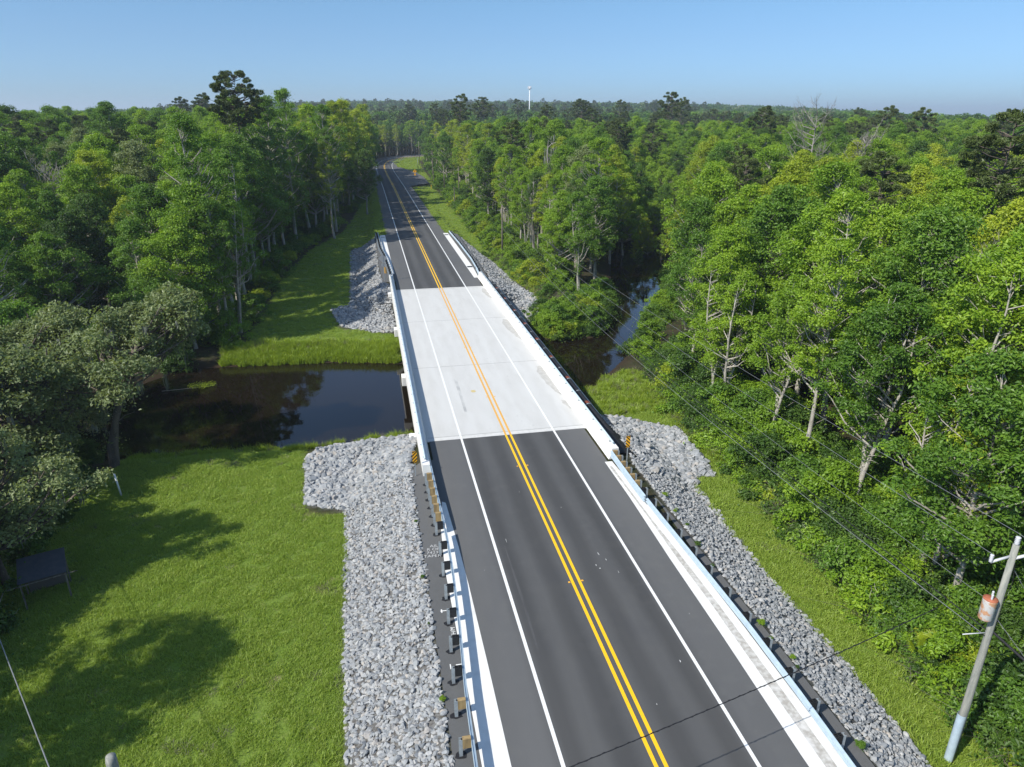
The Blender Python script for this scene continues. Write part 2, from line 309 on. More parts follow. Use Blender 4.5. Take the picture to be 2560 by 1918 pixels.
def ground_material():
    m = bpy.data.materials.new('ground_cover'); m.use_nodes = True; t = m.node_tree; N = t.nodes; L = t.links
    b = N['Principled BSDF']; b.inputs['Roughness'].default_value = .95; b.inputs['Specular IOR Level'].default_value = .1
    tc = N.new('ShaderNodeTexCoord')
    def nz(s, det=4):
        n = N.new('ShaderNodeTexNoise'); n.inputs['Scale'].default_value = s; n.inputs['Detail'].default_value = det; L.new(tc.outputs['Object'], n.inputs[0]); return n.outputs[0]
    def mr(s, a, c):
        r = N.new('ShaderNodeMapRange'); r.inputs[1].default_value = a; r.inputs[2].default_value = c; L.new(s, r.inputs[0]); return r.outputs[0]
    def mix(f, a, c):
        x = N.new('ShaderNodeMix'); x.data_type = 'RGBA'
        for s, v in ((0, f), (6, a), (7, c)):
            if isinstance(v, tuple): x.inputs[s].default_value = (*v, 1)
            elif isinstance(v, float): x.inputs[s].default_value = v
            else: L.new(v, x.inputs[s])
        return x.outputs[2]
    def at(n):
        a = N.new('ShaderNodeAttribute'); a.attribute_name = n; return a.outputs['Fac']
    forest = mix(mr(nz(.8), .4, .65), (.030, .036, .014), (.055, .045, .026))
    grass = mix(mr(nz(.25), .35, .65), (.118, .185, .026), (.145, .205, .036))
    grass = mix(mr(nz(3.2), .50, .78), grass, (.15, .175, .05))
    grass = mix(mr(nz(11), .45, .75), grass, (.075, .125, .014))
    grass = mix(mr(nz(.55), .66, .76), grass, (.24, .20, .12))
    c = mix(at('grass'), forest, grass)
    c = mix(at('mud'), c, (.040, .028, .018))
    c = mix(at('rock'), c, mix(mr(nz(6), .4, .6), (.16, .16, .155), (.09, .085, .08)))
    L.new(c, b.inputs['Base Color'])
    bp = N.new('ShaderNodeBump'); bp.inputs['Strength'].default_value = .6; bp.inputs['Distance'].default_value = .12; L.new(nz(7, 6), bp.inputs['Height']); L.new(bp.outputs[0], b.inputs['Normal'])
    return m
me = raw_mesh('ground', TV, TF, ground_material(), smooth=True)
for n, a in (('grass', grass_a), ('mud', mud_a), ('rock', rock_a)):
    at = me.attributes.new(n, 'FLOAT', 'POINT'); at.data.foreach_set('value', a.astype(np.float32))
tag(link('ground', me), kind='structure')

# water: one flat sheet held in by the banks
def water_material():
    m = bpy.data.materials.new('creek_water'); m.use_nodes = True; t = m.node_tree; N = t.nodes; L = t.links
    b = N['Principled BSDF']; b.inputs['Base Color'].default_value = (.010, .007, .004, 1); b.inputs['Roughness'].default_value = .02; b.inputs['IOR'].default_value = 1.33
    b.inputs['Specular IOR Level'].default_value = .62
    tc = N.new('ShaderNodeTexCoord'); n = N.new('ShaderNodeTexNoise'); n.inputs['Scale'].default_value = 1.3; n.inputs['Detail'].default_value = 3; L.new(tc.outputs['Object'], n.inputs[0])
    bp = N.new('ShaderNodeBump'); bp.inputs['Strength'].default_value = .035; bp.inputs['Distance'].default_value = .1; L.new(n.outputs[0], bp.inputs['Height']); L.new(bp.outputs[0], b.inputs['Normal'])
    return m
wc = WATER.mean(0)
wp = []
for i, p in enumerate(WATER):
    a = WATER[i-1]; b = WATER[(i+1) % len(WATER)]; t = b-a; t /= np.hypot(*t); wp.append(p+np.array([t[1], -t[0]])*1.0)
wb = MB(); wb.add([(x, y, -3.5) for x, y in wp], [list(range(len(wp)))])
tag(wb.build('water', water_material()), kind='structure')

# ------------------------------------------------------------------ road
def offset_path(o, y0=None, y1=None, n=None):
    P = ROADC.copy(); out = []
    # densify
    Q = []
    for a, b in zip(P[:-1], P[1:]):
        k = max(1, int(np.hypot(*(b-a))//6)); Q += [a+(b-a)*i/k for i in range(k)]
    Q.append(P[-1]); Q = np.array(Q)
    sm = Q.copy()
    for _ in range(6): sm[1:-1] = (sm[:-2]+sm[1:-1]*2+sm[2:])/4
    T = np.gradient(sm, axis=0); T /= np.hypot(T[:, 0], T[:, 1])[:, None]
    R = sm+np.stack([T[:, 1], -T[:, 0]], 1)*o
    if y0 is not None:
        k = R[:, 1] > y0+.01; R = np.vstack([[np.interp(y0, R[:, 1], R[:, 0]), y0], R[k]])
    if y1 is not None:
        k = R[:, 1] < y1-.01; R = np.vstack([R[k], [np.interp(y1, R[:, 1], R[:, 0]), y1]])
    return R
def ribbon(mb, o0, o1, z, y0, y1):
    A = offset_path(o0, y0, y1); B = offset_path(o1, y0, y1); n = min(len(A), len(B))
    if len(A) != len(B):
        B = np.stack([np.interp(np.linspace(0, 1, len(A)), np.linspace(0, 1, len(B)), B[:, k]) for k in (0, 1)], 1)
    n = len(A)
    mb.add([(x, y, z) for x, y in A]+[(x, y, z) for x, y in B], [(i, n+i, n+i+1, i+1) for i in range(n-1)])
r = MB(); ribbon(r, -6.1, 6.1, 0, -40, 47.5); ribbon(r, -6.1, 6.1, 0, 97.3, 514); ribbon(r, -11.5, -6.1, -.006, 392, 500)
# the wide turnout on the right before the bend
r.add([(x, y, -.004) for x, y in [(3.0, 350), (7.2, 346), (9, 336), (12.6, 312), (13.6, 290), (13.2, 262), (7.2, 254), (3.0, 250)]], [list(range(8))[::-1]])
tag(r.build('road', M_asphalt), kind='structure')
# asphalt aprons under the guardrails
r = MB()
r.add([(-6.0, -20, -.012), (-7.72, -20, -.012), (-7.72, 43.5, -.012), (-7.1, 44.2, -.012), (-6.9, 44.5, -.012), (-6.0, 44.5, -.012)], [list(range(6))[::-1]])
r.add([(6.0, -20, -.012), (8.05, -20, -.012), (7.95, 22, -.012), (7.75, 33, -.012), (7.55, 37, -.012), (7.7, 43, -.012), (6.0, 43, -.012)], [list(range(6))])
r.add([(-6.0, 102.7, -.012), (-7.9, 102.7, -.012), (-8.3, 116, -.012), (-8.3, 146.5, -.012), (-6.0, 146.5, -.012)], [list(range(5))])
r.add([(6.0, 100, -.012), (7.8, 100, -.012), (8.2, 115, -.012), (8.6, 145, -.012), (6.0, 147, -.012)], [list(range(5))])
tag(r.build('road_shoulder', M_asphalt), kind='structure')
# painted lines
r = MB()
for a in (-.27, .11): r.mi = 0; ribbon(r, a, a+.16, .008, -40, 47.5); r.mi = 1; ribbon(r, a, a+.16, .012, 47.5, 97.3); r.mi = 0; ribbon(r, a, a+.16, .008, 97.3, 510)
tag(r.build('centre_line', [M_painty, M_painty2]), kind='structure')
r = MB()
for a in (-3.73, 3.57): r.mi = 0; ribbon(r, a, a+.16, .008, -40, 47.5); r.mi = 1; ribbon(r, a, a+.16, .012, 47.5, 97.3); r.mi = 0; ribbon(r, a, a+.16, .008, 97.3, 510)
tag(r.build('edge_line', [M_paintw, M_paintw2]), kind='structure')
# concrete gutters beside the approach
r = MB()
r.add([(-5.88, 38.4, .006), (-6.1, 38.6, .006), (-6.5, 35.4, .006), (-6.7, 31.5, .006), (-6.68, 24, .006), (-6.7, -20, .006), (-5.62, -20, .006), (-5.58, 24, .006), (-5.62, 30, .006), (-5.7, 33.5, .006)], [list(range(10))])
r.add([(5.88, 41.7, .006), (6.42, 41.7, .006), (6.75, 36, .006), (6.9, 30, .006), (7.0, 24, .006), (7.02, -20, .006), (5.45, -20, .006), (5.5, 17, .006), (5.66, 24, .006), (5.72, 30, .006), (5.88, 36.8, .006)], [list(range(11))[::-1]])
r.add([(5.75, 103, .006), (5.75, 146.6, .006), (6.75, 146.4, .006), (6.75, 111, .006), (6.45, 103, .006)], [list(range(5))[::-1]])
r.add([(-6.3, 146.2, .006), (-7.45, 146.2, .006), (-7.2, 128, .006), (-6.6, 116, .006), (-6.25, 108, .006), (-6.05, 108, .006)], [list(range(6))])
tag(r.build('gutter', M_white), kind='structure')
r = MB()   # silt lying in the right gutter
pts = [(5.98, 41), (6.1, 38), (6.15, 34), (6.15, 30.5), (6.2, 26), (6.15, 20), (6.1, 12), (6.5, 12), (6.62, 20), (6.55, 26), (6.45, 30.5), (6.3, 34), (6.22, 38), (6.15, 41)]
r.add([(x+random.uniform(-.03, .03), y, .0095) for x, y in pts], [list(range(len(pts)))])
tag(r.build('gutter_silt', mat('silt', (.36, .34, .31), .95, noise=[(5, (.52, .51, .48), .4, .62), (2, (.60, .59, .57), .5, .7)])), kind='structure')
r = MB()
for a, b, y in ((5.85, 6.72, 111.2), (5.8, 6.6, 144.2)): r.box(a, b, y-.5, y+.5, .0075, .0115)
r.box(-7.15, -6.45, 143.3, 144.0, .0075, .0115)
tag(r.build('drain_inlet', M_signk), kind='structure')

# ------------------------------------------------------------------ bridge
bridge = empty('road_bridge', (0, 72.4, 0), label='white concrete road bridge crossing the dark creek', cat='bridge')
def bb(mb, name, m, bevel=0, smooth=False, label=None):
    for i, v in enumerate(mb.v): mb.v[i] = (v[0], v[1]-72.4, v[2])
    o = mb.build(name, m, bridge, smooth, bevel=bevel)
    if label: o['label'] = label
    return o
b = MB(); b.box(-6.9, 6.9, 47.5, 97.3, -.62, .004); bb(b, 'deck', M_conc)
b = MB(); b.box(6.9, 8.3, 49.5, 97.0, -.75, -.32); b.box(8.12, 8.3, 49.5, 97.0, -.32, -.12); bb(b, 'pipe_ledge', M_white)
M_joint = mat('joint_seal', (.20, .20, .19), .9)
for y in (64, 80.4, 48.09, 96.78):
    b = MB(); b.box(-6.15, 6.28, y-.022, y+.022, .0045, .0075); bb(b, 'expansion_joint', M_joint)
b = MB(); b.box(-6.15, 6.3, 47.5, 48.05, .0045, .0070); bb(b, 'approach_slab', mat('slab_concrete', (.58, .575, .55), .8, noise=[(3, (.50, .495, .47), .45, .7)]))
# damp stains along the right kerb, tyre mark, small patches
def blob(mb, cx, cy, rx, ry, z, n=22, rough=.3, rot=0):
    P = []
    for i in range(n):
        t = 2*math.pi*i/n; q = 1+random.uniform(-rough, rough); x = rx*q*math.cos(t); y = ry*q*math.sin(t)
        P.append((cx+x*math.cos(rot)-y*math.sin(rot), cy+x*math.sin(rot)+y*math.cos(rot), z))
    mb.add(P, [list(range(n))])
b = MB()
for pts in ([(6.28, 90), (6.28, 95.6), (5.9, 95.9), (5.5, 94.5), (5.65, 92), (5.95, 90.2)], [(6.28, 71), (6.28, 79.3), (5.7, 79.6), (5.35, 78), (5.5, 75), (5.85, 72.4)],
            [(6.28, 54.6), (6.28, 62.4), (5.75, 62.2), (5.45, 60.6), (5.6, 57.5), (5.95, 55.2)], [(6.26, 51.3), (6.25, 53.2), (5.95, 53.5), (5.85, 52.8), (6.1, 51.4)]):
    q = []
    for (x0, y0), (x1, y1) in zip(pts, pts[1:]+pts[:1]):
        for i in range(6):
            f = i/6; j = 0 if (x0 > 6.2 and x1 > 6.2) else 1
            q.append((x0+(x1-x0)*f+random.uniform(-.07, .07)*j, y0+(y1-y0)*f+random.uniform(-.12, .12)*j, .0078))
    b = MB(); b.add(q, [list(range(len(q)))]); bb(b, 'damp_stain', M_stain)
b = MB(); b.add([(-2.66, 60.4, .008), (-2.36, 60.4, .008), (-2.42, 56, .008), (-2.5, 52.5, .008), (-2.72, 52.5, .008), (-2.66, 56, .008)], [range(6)]); bb(b, 'tyre_mark', M_rubber)
b = MB(); blob(b, -1.3, 57, .22, .3, .0082, rough=.08); bb(b, 'primer_spot', mat('primer_tan', (.52, .42, .2), .8))
b = MB()
for i in range(46):
    y = 49+i*1.03+random.uniform(-.25, .25)
    for x in (1.55, 2.35, -1.2):
        if random.random() < (.75 if x > 0 else .4): 
            xx = x+random.uniform(-.12, .12); s = random.uniform(.04, .08); b.add([(xx-s, y-s*.6, .0085), (xx+s, y-s*.5, .0085), (xx+s*.8, y+s*.7, .0085), (xx-s*.9, y+s*.5, .0085)], [(0, 1, 2, 3)])
b.v = [(v[0], v[1]-72.4, v[2]) for v in b.v]; tag(b.build('surface_pits', M_rubber, bridge), kind='stuff')
# barriers
for s in (-1, 1):
    prof = [(6.28*s, .004), (6.42*s, .28), (6.5*s, .84), (7.0*s, .84), (7.0*s, -.66), (6.88*s, -.66), (6.88*s, .004)]
    y0, y1 = (42.2, 103.6) if s < 0 else (42.0, 103.2)
    b = MB()
    segs = [y0, 48.0, 64.0, 80.4, 96.8, y1]
    for a, c in zip(segs[:-1], segs[1:]):
        b.sweep([(u, z) for u, z in prof], [(0, a+.012, 0), (0, c-.012, 0)], closed=True)
    bb(b, 'parapet', M_white)
    # steel rail on the parapet
    rail = MB(); rail.tube([(6.78*s, y0+.6, 1.02), (6.78*s, (y0+y1)/2, 1.02), (6.78*s, y1-.6, 1.02)], .075, 10)
    rl = bb(rail, 'bridge_rail', M_galv, smooth=True)
    for y in np.arange(y0+1.2, y1-.6, 1.98):
        p = MB(); p.box(6.66*s-.0, 6.9*s, y-.09, y+.09, .842, .862); p.box(6.75*s, 6.81*s, y-.04, y+.04, .862, 1.0)
        bb(p, 'rail_post', M_galv2)
for y in (48.9, 64.0, 80.4, 96.2):
    b = MB(); b.box(-7.35, 8.2, y-.55, y+.55, -1.55, -.63 if y in (64.0, 80.4) else -.64)
    if y < 50 or y > 90: b.box(-7.5, -7.02, y-.6, y+.6, -.62, -.1)
    bb(b, 'pier_cap', M_white, bevel=.03)
    if 50 < y < 90:
        for x in (-6.2, -3.1, 0, 3.1, 6.2):
            p = MB(); p.box(x-.28, x+.28, y-.28, y+.28, -5.2, -1.552); bb(p, 'pile', M_white, bevel=.03)
for x in (-6.3, -4.2, -2.1, 0, 2.1, 4.2, 6.3):
    b = MB(); b.box(x-.22, x+.22, 48.3, 96.9, -1.15 if 0 else -.63-.001, -.621); bb(b, 'girder', M_white)

# pipe along the right side
r = MB()
for x, y, w_, l_ in ((1.95, 31.2, .03, .28), (2.2, 30.6, .03, .12), (1.5, 30.2, .05, .10), (1.62, 29.9, .05, .09), (2.5, 29.4, .02, .15), (1.2, 36.4, .03, .05), (-1.0, 38.8, .03, .05), (3.0, 22.6, .03, .2), (-.2, 27.9, .12, .03), (-2.9, 33.5, .02, .3), (4.8, 25.5, .04, .04), (1.0, 20.5, .03, .05), (-4.6, 31, .03, .03)):
    blob(r, x, y, w_*.5, l_*.6, .0045, 7, .5)
tag(r.build('paint_flecks', M_paintw), kind='structure')
r = MB()
for x, y0, y1, w_ in ((-2.62, 39.6, 43.8, .16), (-3.15, 24, 33, .12)): r.add([(x-w_*.4, y0, .0035), (x+w_*.3, y0, .0035), (x+w_, (y0+y1)/2, .0035), (x+w_*.7, y1, .0035), (x+w_*.2, y1, .0035), (x-w_*.1, (y0+y1)/2, .0035)], [range(6)])
tag(r.build('skid_streak', mat('skid_dark', (.05, .05, .052), .85, noise=[(1.5, (.072, .073, .075), .35, .6, (1, .4, 1)), (20, (.085, .085, .086), .45, .6)])), kind='structure')
pipe = empty('utility_pipe', (7.78, 72, .0), label='thick black wrapped pipe running along the outside of the right bridge parapet', cat='pipe')
b = MB()
P = [(8.9, 43.2, -1.6), (8.5, 44.8, -.9), (8.05, 46.8, -.25), (7.82, 49, -.02)]+[(7.78, y, 0) for y in np.arange(52, 99, 3)]+[(7.8, 99.5, -.05), (8.0, 101, -.6), (8.3, 102, -1.5)]
b.tube([(x-7.78, y-72, z) for x, y, z in P], .3, 16); b.build('pipe_body', M_black, pipe, True)
for i, y in enumerate(np.arange(51.6, 98.6, 3.05)):
    c = MB(); c.tube([(0, y-72-.04, 0), (0, y-72+.04, 0)], .318, 16); c.build('band', M_galv2, pipe, True)
    if i % 2 == 0:
        c = MB(); c.tube([(0, y-72+.12, 0), (0, y-72+.62, 0)], .312, 16); c.build('rust_collar', M_rust, pipe, True)
b = MB(); n = 10
V = []; 
for i in range(n):
    for j in range(9):
        x = 7.3+j*.17; y = 42.6+i*.62; V.append((x+.05*math.sin(i*2.1+j)+(i < 4)*.12*(4-i)*0, y+.06*math.sin(j*1.7), max(gz(x, y)+.10, -.02-.5*max(0, (x-7.4))*.55)+.05*math.sin(i*1.3+j*.9)))
F = [(i*9+j, i*9+j+1, (i+1)*9+j+1, (i+1)*9+j) for i in range(n-1) for j in range(8)]
me = raw_mesh('fabric_sheet', V, [list(f) for f in F], M_black, smooth=True); o = link('fabric_sheet', me)
so = o.modifiers.new('thick', 'SOLIDIFY'); so.thickness = .02
tag(o, 'black fabric sheet draped where the pipe enters the rocks', 'fabric sheet')

# ------------------------------------------------------------------ guardrails
def path_interp(P, y): P = np.array(P); return float(np.interp(y, P[:, 1], P[:, 0]))
def wbeam(s, x0=0, deep=.11, three=False):
    # traffic face towards -s
    h = .52 if three else .34; zs = .78-h
    k = 3 if three else 2; pr = []
    for i in range(k):
        z0 = zs+h*i/k; dz = h/k
        pr += [(0, z0), (0, z0+dz*.18), (-deep, z0+dz*.38), (-deep, z0+dz*.62), (0, z0+dz*.82)]
    pr += [(0, zs+h), (.012, zs+h), (.012, zs)]
    return pr
def guardrail(name, s, P, ya, yb, label, post_y, thrie, woods, off=.42, first_post=None):
    """s=-1 left of the road, +1 right; P: path of the rail face; thrie=(y0,y1) deep beam stretch."""
    base = empty(name, (path_interp(P, ya), ya, 0), label=label, cat='guardrail', group='steel guardrails at the bridge approaches')
    ox, oy = base.location[0], base.location[1]
    def stretch(y0, y1, three, nm):
        ys_ = np.arange(y0, y1+.01, .8); path = [(path_interp(P, y)-ox, y-oy, 0) for y in ys_]
        prof = wbeam(s, three=three)
        prof = [(u if s > 0 else -u, z) for u, z in prof]
        b = MB(); b.sweep(prof, path, closed=True); b.build(nm, M_galv, base)
    t0, t1 = thrie
    if t0 > ya+.5: stretch(ya, t0, False, 'beam')
    stretch(t0, t1, True, 'deep_beam')
    if t1 < yb-.5: stretch(t1, yb, False, 'beam')
    for i, y in enumerate(post_y):
        x = path_interp(P, y); three = t0 <= y <= t1
        p = MB(); h = .82
        px = x+s*off-ox
        p.box(px-.07, px+.07, y-oy-.075, y-oy-.062, -.35, h); p.box(px-.07, px+.07, y-oy+.062, y-oy+.075, -.35, h); p.box(px-.005, px+.005, y-oy-.062, y-oy+.062, -.35, h)
        p.build('post', M_galv2, base)
        q = MB(); wood = y in woods
        a, c = sorted((x+s*.02-ox, x+s*(off-.075)-ox))
        z0 = .38 if not three else .25
        if wood: q.box(a, c, y-oy-.09, y-oy+.09, z0, .84)
        else:
            q.box(a, c, y-oy-.09, y-oy-.07, z0, .83); q.box(a, c, y-oy+.07, y-oy+.09, z0, .83); q.box(a, c, y-oy-.07, y-oy+.07, z0, z0+.02)
            m_ = (a+c)/2; q.box(m_-.012, m_+.012, y-oy-.07, y-oy+.07, z0+.02, .82); q.box(a, a+.02, y-oy-.07, y-oy+.07, z0+.02, .82); q.box(c-.02, c, y-oy-.07, y-oy+.07, z0+.02, .82)
            q.box(a+.02, m_-.012, y-oy-.01, y-oy+.01, z0+.02, .82); q.box(m_+.012, c-.02, y-oy-.01, y-oy+.01, z0+.02, .82)
        q.build('blockout', M_wood if wood else M_block, base)
        if name_mud:
            g = MB(); blob(g, px, y-oy, .24, .2, -.004, 14, .2); g.build('tar_patch', M_black, base)
    return base
name_mud = True
PL = [(-7.45, -10), (-7.2, 8), (-7.02, 18.4), (-6.9, 22.0), (-6.62, 26.4), (-6.45, 30), (-6.38, 33.2), (-6.4, 36), (-6.46, 39), (-6.5, 43)]
yl = [19.7-1.9*k for k in range(5, 0, -1)]+[19.7, 21.6, 23.4, 25.3, 27.2, 29.07, 31.0, 32.9, 34.95]+[36.0, 37.0, 38.0, 39.0, 40.0, 41.0]
guardrail('guardrail', -1, PL, 8, 42.6, 'long steel guardrail on the near left approach casting its shadow over the gutter', yl, (35.0, 42.6), [19.7, 21.6, 36.0, 37.0, 38.0, 39.0, 40.0, 41.0])
PR = [(6.6, -10), (6.68, 15.6), (6.78, 19), (6.8, 23.4), (6.66, 28.5), (6.5, 33), (6.42, 36), (6.4, 38), (6.45, 43)]
yr = [16.96-1.86*k for k in range(4, 0, -1)]+[16.96, 18.66, 20.43, 22.28, 24.08, 25.97, 27.87, 29.6, 31.4, 33.2, 34.9, 36.3]+[37.3, 38.2, 39.1, 40.0, 40.9, 41.7]
guardrail('guardrail', 1, PR, 8, 42.4, 'long steel guardrail on the near right approach beside the riprap slope', yr, (35.5, 42.4), [37.3, 38.2, 39.1, 40.0, 40.9, 41.7])
name_mud = False
PFR = [(6.5, 102.6), (6.75, 106), (7.05, 115), (7.05, 130), (6.95, 138), (6.85, 145.5)]
guardrail('guardrail', 1, PFR, 102.8, 145.4, 'steel guardrail beyond the bridge on the right, beside a white slab', list(np.arange(104, 145.3, 1.9)), (102.8, 108), [])
PFL = [(-6.5, 102.9), (-6.55, 107), (-7.0, 121), (-7.5, 128), (-7.8, 146)]
guardrail('guardrail', -1, PFL, 103.2, 145.6, 'steel guardrail beyond the bridge on the left, in tree shade', list(np.arange(104.2, 145.5, 1.9)), (103.2, 108), [])

# raised road markers in pairs
mk = 0
wd_ = ['nearest to the camera', 'just before the bridge deck', 'on the near bridge span', 'on the middle bridge span', 'on the far bridge span']
for k, y in enumerate((29.06, 42.3, 55.4, 69.5, 83)):
    for s in (-1, 1):
        b = MB(); b.add([(-.06, -.055, 0), (.06, -.055, 0), (.06, .055, 0), (-.06, .055, 0), (-.035, -.04, .022), (.035, -.04, .022), (.035, .04, .022), (-.035, .04, .022)], [(3, 2, 1, 0), (4, 5, 6, 7), (0, 1, 5, 4), (1, 2, 6, 5), (2, 3, 7, 6), (3, 0, 4, 7)])
        o = b.build('road_marker', M_mark, loc=(s*.36, y, .012))
        tag(o, 'amber road marker %s of the yellow lines, %s' % ('left' if s < 0 else 'right', wd_[k]), 'road marker', 'amber reflective markers beside the double yellow line')
# spray-painted notes on the left shoulder
def text(body, x, y, z, size, rz, m, name, parent=None, rx=0, ext=.0):
    c = bpy.data.curves.new(name, 'FONT'); c.body = body; c.size = size; c.align_x = 'CENTER'; c.align_y = 'CENTER'; c.extrude = ext; c.materials.append(m)
    o = bpy.data.objects.new(name, c); COL.objects.link(o); o.location = (x, y, z); o.rotation_euler = (rx, 0, rz)
    me = bpy.data.meshes.new_from_object(o); bpy.data.objects.remove(o); me.materials.clear(); me.materials.append(m)
    o = link(name, me, parent); o.location = (x, y, z); o.rotation_euler = (rx, 0, rz)
    return o
note = empty('survey_writing', (-7.2, 33.2, 0), label='faint white spray-painted survey writing on the left asphalt shoulder', cat='marking')
for t, x, y in (('AIL', .12, .62), ('R OF', .05, .30), ('7423', -.02, -.02), ('TAPER', -.05, -.34)): text(t, x, y, .0, .34, R_(-4), M_spray, 'writing_line', note)
note2 = empty('survey_mark', (-6.95, 26.5, 0), label='white sprayed lettering between two posts of the left guardrail', cat='marking')
for t, y in (('M', .26), ('H', -.02), ('H', -.28)): text(t, .1, y, 0, .32, R_(85), M_paintw, 'writing_line', note2)
b = MB(); b.box(-7.3, -6.86, 28.13, 28.18, -.008, -.004); b.box(-7.27, -7.21, 28.03, 28.28, -.008, -.0045)
tag(b.build('survey_cross', M_paintw), 'white painted tick mark beside a left guardrail post', 'marking')
b = MB(); b.box(-7.27, -7.22, 24.2, 24.5, -.008, -.004); b.box(-7.0, -6.72, 24.38, 24.43, -.008, -.004)
tag(b.build('survey_dash', M_paintw), 'short white painted dashes on the left shoulder nearer the camera', 'marking')

# ------------------------------------------------------------------ signs
def object_marker(x, y, s, label, zb=0.):
    t = empty('object_marker_sign', (x, y, zb), R_(-4)*s, label=label, cat='road sign', group='striped markers at the bridge ends')
    p = MB(); p.box(-.03, .03, .0, .025, -.3, 1.95); p.box(-.03, -.024, .025, .05, -.3, 1.95); p.box(.024, .03, .025, .05, -.3, 1.95); p.build('post', M_galv2, t)
    p = MB(); p.prism([(-.15, -.46), (.15, -.46), (.155, .46), (-.155, .46)], 0, .004)
    V = [(v[0], -.006+v[2]*-1, v[1]+1.45) for v in p.v]; p.v = V; pl = p.build('plate', M_signy, t)
    q = MB()
    for k in range(-3, 4):
        zc = k*.26
        pts = [(-.15, zc-.15*s*-1), (.15, zc+.15*s*-1)]
        def clipz(z): return max(-.46, min(.46, z))
        zl, zr = (zc+.15*(-s)*-1, zc-.15*(-s)*-1)
        a = [(-.152, clipz(zl-.055)), (.152, clipz(zr-.055)), (.152, clipz(zr+.055)), (-.152, clipz(zl+.055))]
        if abs(a[0][1]-a[3][1]) < .01 and abs(a[1][1]-a[2][1]) < .01: continue
        q.add([(x_, -.0135, z_+1.45) for x_, z_ in a], [(0, 1, 2, 3)])
    q.build('stripes', M_signk, pl)
    return t
object_marker(-7.5, 42.35, -1, 'yellow and black striped marker at the left end of the bridge', gz(-7.5, 42.35)+.05)
object_marker(7.55, 41.7, 1, 'yellow and black striped marker at the right end of the bridge', gz(7.55, 41.7)+.05)
t = empty('warning_sign', (-7.75, 103.2, -.3), R_(4), label='back of a grey diamond sign on a tall post by the far left bridge end', cat='road sign')
p = MB(); p.box(-.03, .03, 0, .04, -.4, 4.3); p.build('post', M_galv2, t)
p = MB(); p.prism([(0, -.62), (.62, 0), (0, .62), (-.62, 0)], 0, .004); p.v = [(v[0], .046+v[2], v[1]+3.7) for v in p.v]; p.build('plate', M_signg, t)
p = MB(); p.box(-.28, .28, .046, .05, 2.55, 2.95); p.build('plaque', M_signg, t)
object_marker(-7.45, 104.4, -1, 'small striped marker seen from behind at the far left bridge end', gz(-7.45, 104.4)).rotation_euler = (0, 0, math.pi)
t = empty('curve_sign', (9.6, 281.5, gz(9.6, 281.5)), label='yellow diamond curve sign with arrow beside the far turnout', cat='road sign')
p = MB(); p.box(-.04, .04, .01, .06, -.1, 3.6); p.build('post', M_galv2, t)
p = MB(); p.prism([(0, -.75), (.75, 0), (0, .75), (-.75, 0)], 0, .004); p.v = [(v[0], .004-v[2], v[1]+3.2) for v in p.v]; pl = p.build('plate', M_signy, t)
p = MB(); p.add([(x, -.006, z+3.2) for x, z in [(-.14, -.4), (-.02, -.4), (-.02, -.1), (.16, .1), (.24, .03), (.26, .36), (-.04, .28), (.05, .2), (-.14, -.02)]], [list(range(9))]); p.build('arrow', M_signk, pl)
p = MB(); p.box(-.3, .3, 0, .004, 1.7, 2.3); p.build('plaque', M_signy, t)
t = empty('delineator_post', (12.3, 243, gz(12.3, 243)), label='short yellow delineator post standing in the far right grass', cat='post')
p = MB(); p.box(-.05, .05, -.02, .02, -.1, 1.25); p.build('stake', M_signy, t)
p = MB(); p.box(-.1, .1, -.03, -.022, .95, 1.3); p.build('reflector', M_signy, t)
p = MB(); p.tube([(0, 0, 0), (0, 0, .35), (0, 0, .6)], [.3, .32, .12], 8); o = p.build('mailbox_drum', M_black, loc=(8.6, 338, gz(8.6, 338)))
tag(o, 'small black drum on the grass by the far turnout', 'drum')

# ------------------------------------------------------------------ poles and wires
GP = (13.2, 17.45); gzp = gz(*GP)
pole = empty('utility_pole', (GP[0], GP[1], gzp), label='tall weathered utility pole with rusty white transformer in the near right corner', cat='utility pole')
H = 8.3-gzp
b = MB(); b.tube([(0, 0, -.3), (.0, 0, 3), (0, 0, 7), (0, 0, H)], [.17, .155, .13, .11], 14); b.build('shaft', M_polewood, pole, True)
b = MB(); b.tube([(-.06, .0, -.2), (-.06, 0, 2.6)], .168, 14, False); b.build('metal_guard', M_galv, pole, True)
def insul(mb, x, y, z, d=(0, 0, 1), r=.06, n=4):
    d = Vector(d); P = []; rr = []
    for i in range(n): P += [Vector((x, y, z))+d*(i*.07), Vector((x, y, z))+d*(i*.07+.03)]; rr += [r, r*.6]
    mb.tube(P, rr, 12)
b = MB(); insul(b, 0, 0, H+.02, r=.1, n=5); b.build('top_insulator', M_porc, pole, True)
arm = MB(); arm.tube([(-.8, .12, H-.75), (-.05, .05, H-.55)], .05, 8); ar = arm.build('insulator_arm', M_porc, pole, True)
b = MB(); insul(b, -.8, .12, H-.72, r=.075, n=5); b.build('insulator', M_porc, ar, True)
b = MB(); b.tube([(.9, -.2, H-.35), (.05, -.03, H-.6)], .06, 8); ar = b.build('insulator_arm', M_porc, pole, True)
b = MB(); insul(b, .9, -.2, H-.32, r=.075, n=4); b.build('insulator', M_porc, ar, True)
tr = MB(); zc = 5.55-gzp; tr.tube([(-.48, -.05, zc-.52), (-.48, -.05, zc-.47), (-.48, -.05, zc+.36), (-.48, -.05, zc+.40)], [.22, .25, .25, .26], 18); tk = tr.build('transformer_tank', M_trans, pole, True)
b = MB(); b.tube([(-.48, -.05, zc+.402), (-.48, -.05, zc+.43), (-.48, -.05, zc+.47)], [.262, .25, .15], 18); b.build('lid', M_lid, tk, True)
